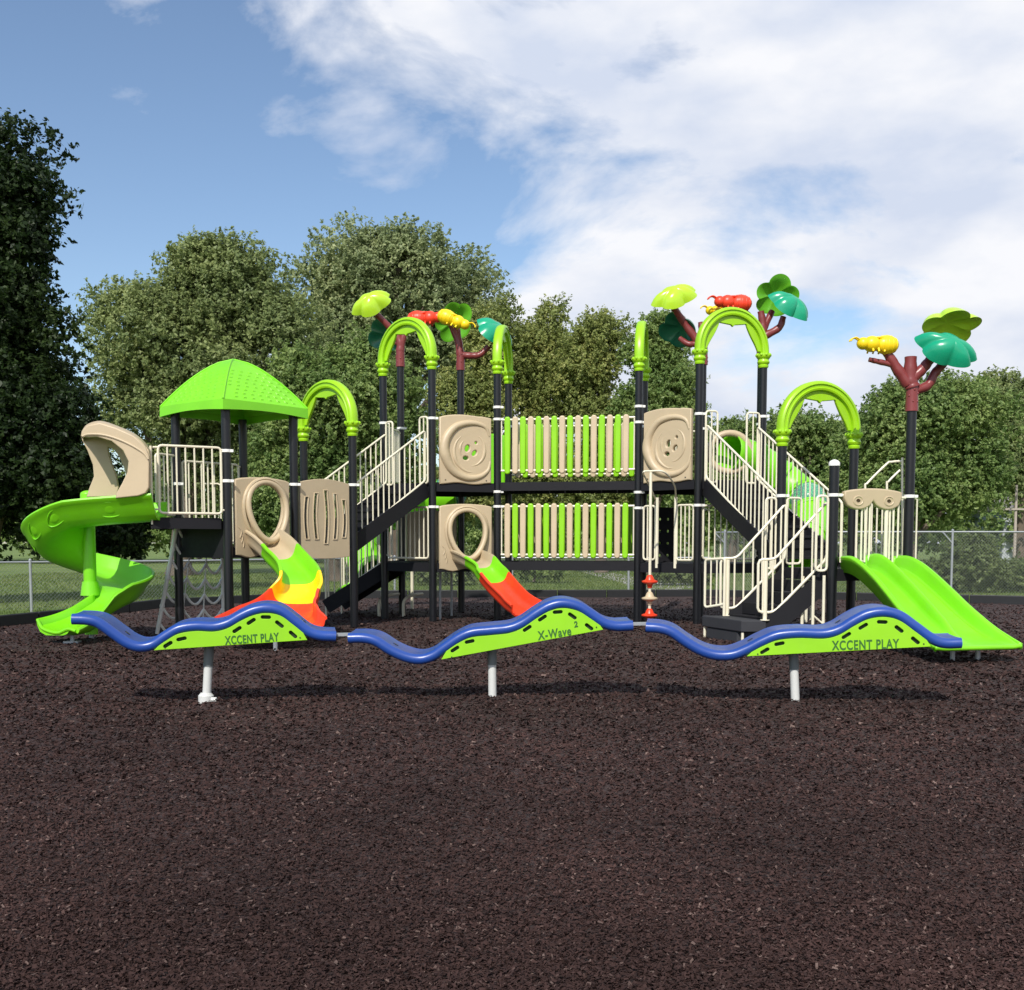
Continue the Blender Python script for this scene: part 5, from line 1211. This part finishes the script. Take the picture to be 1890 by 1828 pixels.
topper(HD[3], 4.70, [([Z(HD[3], 4.96), W(1408, 600, Y3d), W(1404, 575, Y3d)], 0.07, 0.05), ([W(1412, 620, Y3d), W(1438, 605, Y3d), W(1446, 585, Y3d)], 0.06, 0.045), ([W(1408, 610, Y3d), W(1425, 575, Y3d + .1)], 0.055, 0.045), ([W(1408, 620, Y3d), W(1388, 590, Y3d), W(1375, 575, Y3d)], 0.05, 0.04)],
       [(W(1432, 548, Y3d + .25), (0.1, 0.85, 0.45), (0.1, 0, 1), 0.40, 0.36, 5, 2.0, 'leaf_green'), (W(1457, 566, Y3d - .15), (0.45, -0.55, 0.75), (0.75, 0, -0.5), 0.26, 0.44, 5, 0.5, 'leaf_teal')],
       [(W(1353, 559, Y3d - .15), 0.72, 'red', -1, 0.05), (W(1330, 576, Y3d + .1), 0.58, 'yellow', -1, 0.1)])
Y2s = SS[2].y
topper(SS[2], 3.20, [([Z(SS[2], 3.5), W(1680, 700, Y2s), W(1681, 659, Y2s)], 0.085, 0.068), ([W(1676, 710, Y2s), W(1655, 680, Y2s), W(1636, 650, Y2s)], 0.07, 0.05), ([W(1650, 674, Y2s), W(1622, 668, Y2s), W(1604, 664, Y2s)], 0.035, 0.028), ([W(1682, 700, Y2s), W(1702, 682, Y2s), W(1716, 665, Y2s)], 0.065, 0.055), ([W(1684, 722, Y2s + .03), W(1712, 712, Y2s + .05), W(1725, 690, Y2s + .05), W(1742, 670, Y2s + .05)], 0.055, 0.05)],
       [(W(1750, 605, Y2s + .28), (-0.10, 0.55, 0.80), (0.9, 0, -0.25), 0.34, 0.46, 5, 0.3, 'leaf_lime'), (W(1750, 646, Y2s - .15), (0.12, -0.80, 0.60), (0.8, 0, -0.55), 0.25, 0.44, 5, 0.9, 'leaf_teal')],
       [(W(1620, 636, Y2s - .05), 0.62, 'yellow', -1, 0.03)])

# ================================================================== WAVE BALANCE BEAMS
def wave(label, path, y0, y1, bottom, letters, lpos, lsize, slots, post_px, post_base, clampfoot, holes, link=None, lrot=0):
    x0, x1 = path[0][0], path[-1][0]; Yf = lambda px: y0 + (y1 - y0) * (px - x0) / (x1 - x0)
    P = [W(a, b, Yf(a)) for a, b in path]; pc = Z((P[0] + P[-1]) / 2, 0); dd = Z(P[-1] - P[0], 0).normalized(); back = Vector((-dd.y, dd.x, 0))
    pb = Z(W(post_px[0], 1000, Yf(post_px[0])), 0) + back * 0.17
    e = empty('wave_balance_beam', pb); tag(e, label, 'balance beam', 'wavy blue balance beams in a row')
    pts = smooth_path(P, 6); n = len(pts); ups = []
    for i in range(n):
        t = (pts[min(i + 1, n - 1)] - pts[max(i - 1, 0)]).normalized(); ups.append(back.cross(-t).normalized() if back.cross(-t).z > 0 else back.cross(t).normalized())
    r = 0.045; prof = []
    for k in range(13): t = R(40 + 280 * k / 12); prof.append((r * math.cos(t), r * math.sin(t)))
    prof = [(r * math.cos(R(a)), r * math.sin(R(a))) for a in range(35, 326, 24)]
    Wd = 0.44
    prof = [(r * math.cos(R(a)), r * math.sin(R(a))) for a in range(66, 308, 22)]
    prof = prof + [(0.05, -0.03), (Wd - 0.05, -0.03)] + [(Wd - r * math.cos(R(a)), r * math.sin(R(a))) for a in range(286, 65, -22)] + [(Wd - 0.04, 0.0395), (Wd * .5, 0.037), (0.04, 0.0395)]
    mb = MB(); mb.sweep(pts, [back] * n, ups, prof); mb.build('beam', M['blue'], e, ang=50)
    for (hx_, hy_) in holes:
        j = min(range(n), key=lambda i: abs((pts[i].x / pts[i].y) - (hx_ - 945) / F)); q_ = pts[j] + back * 0.2 + ups[j] * 0.036
        s = MB(); s.tube([q_, q_ + ups[j] * 0.006], 0.026, 12); s.build('bolt_or_hole', M['bolt_or_hole'], e)  # hole in the board drawn as a dark disc in place of its shade
    # side panel
    def loc(px, py): q_ = W(px, py, Yf(px)); return ((Z(q_, 0) - Z(P[0], 0)).dot(dd), q_.z)
    bx0, bx1 = bottom[0][0], bottom[1][0]
    up_ = [loc(*bottom[0])]
    for q_ in pts:
        s = (Z(q_, 0) - Z(P[0], 0)).dot(dd); a, b = loc(*bottom[0])[0], loc(*bottom[1])[0]
        if a + 0.03 < s < b - 0.02:
            k = (s - a) / (b - a); zl = loc(*bottom[0])[1] * (1 - k) + loc(*bottom[1])[1] * k; z = q_.z - 0.040
            if z > zl + 0.004: up_.append((s, z))
    up_.append(loc(*bottom[1])); poly = up_[::-1]
    hl = []
    for (sx0, sy0, ang_) in slots:
        cx_, cz_ = loc(sx0, sy0); ln_, hw_ = 0.034, 0.0155; pl = []
        for k in range(12):
            t = -PI / 2 + PI * k / 11; pl.append((ln_ * .8 + hw_ * math.cos(t), hw_ * math.sin(t)))
        for k in range(12):
            t = PI / 2 + PI * k / 11; pl.append((-ln_ * .8 + hw_ * math.cos(t), hw_ * math.sin(t)))
        ca, sa = math.cos(R(ang_)), math.sin(R(ang_)); hole_ = [(cx_ + a * ca - b * sa, cz_ + a * sa + b * ca) for a, b in pl]
        def clear(hp):
            m_ = 9
            for (hx1, hy1) in hp:
                ins_ = False
                for i_ in range(len(poly)):
                    (x1, y1), (x2, y2) = poly[i_], poly[(i_ + 1) % len(poly)]
                    if (y1 > hy1) != (y2 > hy1) and hx1 < (x2 - x1) * (hy1 - y1) / (y2 - y1) + x1: ins_ = not ins_
                    l2 = (x2 - x1) ** 2 + (y2 - y1) ** 2; t_ = max(0, min(1, ((hx1 - x1) * (x2 - x1) + (hy1 - y1) * (y2 - y1)) / (l2 + 1e-12)))
                    m_ = min(m_, math.hypot(hx1 - x1 - t_ * (x2 - x1), hy1 - y1 - t_ * (y2 - y1)))
                if not ins_: return -1
            return m_
        best_ = None
        for sc_ in (1.0, 0.9, 0.8, 0.7):
            for dz_ in (0, -.008, .008, -.016, .016, -.024):
                for dx_ in (0, .01, -.01, .02, -.02):
                    hp = [(cx_ + dx_ + (a - cx_) * sc_, cz_ + dz_ + (b - cz_) * sc_) for a, b in hole_]
                    if best_ is None and clear(hp) > 0.0085: best_ = hp
        if best_: hl.append(best_)
    g = panel_geo(poly, hl, 0.024, 0.003); mb = MB(); org = Z(P[0], 0) + back * -0.022; put(mb, g, org, dd); sp_ = mb.build('side_panel', M['panel_green'], e, smooth=False)
    org2 = Z(P[0], 0) + back * (Wd + 0.022); mb = MB(); put(mb, g, org2, dd); mb.build('side_panel', M['panel_green'], e, smooth=False)
    # added dark plates stand in for the shade seen through the finger slots
    mb = MB()
    for pl in hl:
        cxx = sum(a for a, b in pl) / len(pl); czz = sum(b for a, b in pl) / len(pl)
        for (bb_) in ((0.85,),):
            pp = [(cxx + (a - cxx) * 1.25, czz + (b - czz) * 1.25) for a, b in pl]; put(mb, panel_geo(pp, (), 0.006, 0.001), Z(P[0], 0) + back * 0.001, dd)
    mb.build('slot_shade_plate', M['slot_shade'], sp_, smooth=False)
    # lettering
    mb = MB(); nd = -back; face = org + nd * 0.0135
    for (txt, (lx, ly), sz, rt, shr, sxx) in letters:
        g = text_geo(txt, sz, 0.003, shr); g = ([(v[0] * sxx, v[1], v[2]) for v in g[0]], g[1]); cx_, cz_ = loc(lx, ly); ca, sa = math.cos(R(rt)), math.sin(R(rt))
        vs = [(cx_ + v[0] * ca - v[1] * sa, cz_ + v[0] * sa + v[1] * ca, v[2]) for v in g[0]]
        mb.add([face + dd * v[0] + Vector((0, 0, v[1])) + nd * v[2] for v in vs], g[1])
    mb.build('lettering', M['letter'], sp_, smooth=False)
    for bq in (bottom[0], bottom[1]):
        a, b = loc(*bq); k = 0.09 if bq is bottom[0] else -0.06; q_ = org + dd * (a + k) + Vector((0, 0, b + 0.022)) + nd * 0.012; s = MB(); s.tube([q_, q_ + nd * 0.006], 0.006, 8); s.build('bolt_or_hole', M['bolt_or_hole'], sp_)
    # support post
    zt = loc(post_px[0], post_px[1])[1] + 0.10; foot = Vector((pb.x + (post_base - post_px[0]) / 215, pb.y, -0.03)); topp = Z(pb, zt); mid = foot.lerp(topp, 0.60)
    mb = MB(); mb.tube([mid - (topp - foot) * 0.02, topp], 0.042, 14); mb.build('upper_post', M['shaded_paint'], e)  # shade below the beam is put into this tube's colour
    mb = MB(); mb.tube([foot, mid], 0.037, 14); fp = mb.build('support_post', M['pale_paint'], e)
    if clampfoot:
        mb = MB(); mb.tube([foot + Vector((0, 0, 0.0)), foot + Vector((0, 0, 0.10)), foot + Vector((0, 0, 0.125))], [0.066, 0.066, 0.045], 16); mb.tube([foot + Vector((0.055, -.03, 0.07)), foot + Vector((0.10, -.03, 0.07))], 0.02, 8); mb.build('foot_clamp', M['pale_paint'], fp)
    mb = MB(); m1 = topp; mb.bar(m1 - back * 0.16 + Vector((0, 0, -0.02)), m1 + back * 0.16 + Vector((0, 0, -0.02)), 0.08, 0.05); mb.bar(m1 - back * .15 + Vector((0, 0, 0.02)), m1 + back * .15 + Vector((0, 0, 0.02)), 0.3, 0.02); mb.build('bracket', M['steel'], e, smooth=False)
    if link:
        a = P[-1] + back * 0.17; b = W(link[0], link[1], y1) + back * 0.17; mb = MB(); mb.bar(a - dd * 0.12, b + dd * 0.10, 0.11, 0.022); o = mb.build('link_bracket', M['steel'], e, smooth=False)
    return e
sl1 = [(311, 1191, 32), (336, 1179, 12), (438, 1162, 33), (464, 1147, 33), (491, 1139, -2), (516, 1152, -40), (541, 1171, -43)]
wave('leftmost blue wavy balance beam with clamped foot in front of the spiral slide', [(133, 1143), (160, 1144), (182, 1150), (210, 1170), (235, 1187), (258, 1194), (282, 1190), (305, 1175), (330, 1161), (362, 1156), (395, 1157), (420, 1151), (445, 1137), (468, 1127), (492, 1123), (518, 1128), (542, 1145), (568, 1165), (590, 1173), (620, 1175)],
     8.85, 9.25, [(285, 1200), (567, 1181)], [('XCCENT PLAY', (466, 1185.5), 0.098, 3.2, 0, 0.63)], 0, 0, sl1, (380, 1200), 371, True, [(218, 1154), (555, 1140)], link=(643, 1174))
sl2 = [(840, 1198, 33), (865, 1184, 12), (973, 1160, 34), (1001, 1141, 34), (1027, 1128, 4), (1056, 1137, -35), (1089, 1157, -38)]
wave('middle blue wavy balance beam tilted up to the right', [(643, 1178), (672, 1178), (695, 1184), (722, 1201), (750, 1213), (775, 1217), (798, 1211), (820, 1196), (845, 1179), (870, 1168), (905, 1164), (940, 1160), (965, 1150), (990, 1133), (1015, 1119), (1040, 1114), (1068, 1120), (1092, 1135), (1115, 1150), (1138, 1156), (1168, 1155)],
     9.28, 9.28, [(815, 1217), (1113, 1162)], [('X-Wave', (1024, 1176), 0.105, 9.0, 0.1, 0.74), ('2', (1063, 1157), 0.070, 9.0, 0.1, 0.9)], 0, 0, sl2, (907, 1200), 908, False, [(722, 1180), (1080, 1118)], link=(1190, 1154))
sl3 = [(1411, 1201, 32), (1438, 1188, 12), (1561, 1173, 34), (1592, 1156, 33), (1627, 1148, -2), (1658, 1161, -38), (1688, 1182, -40)]
wave('rightmost blue wavy balance beam ending beside the double slide', [(1192, 1158), (1218, 1160), (1240, 1167), (1265, 1184), (1292, 1200), (1320, 1209), (1350, 1209), (1378, 1199), (1405, 1185), (1435, 1173), (1475, 1169), (1520, 1170), (1548, 1163), (1575, 1147), (1602, 1134), (1632, 1130), (1660, 1137), (1690, 1158), (1718, 1178), (1742, 1187), (1774, 1187)],
     9.25, 8.85, [(1378, 1211), (1717, 1193)], [('XCCENT PLAY', (1596, 1197.5), 0.110, 2.6, 0, 0.68)], 0, 0, sl3, (1471, 1210), 1478, False, [(1393, 1175), (1560, 1138)])
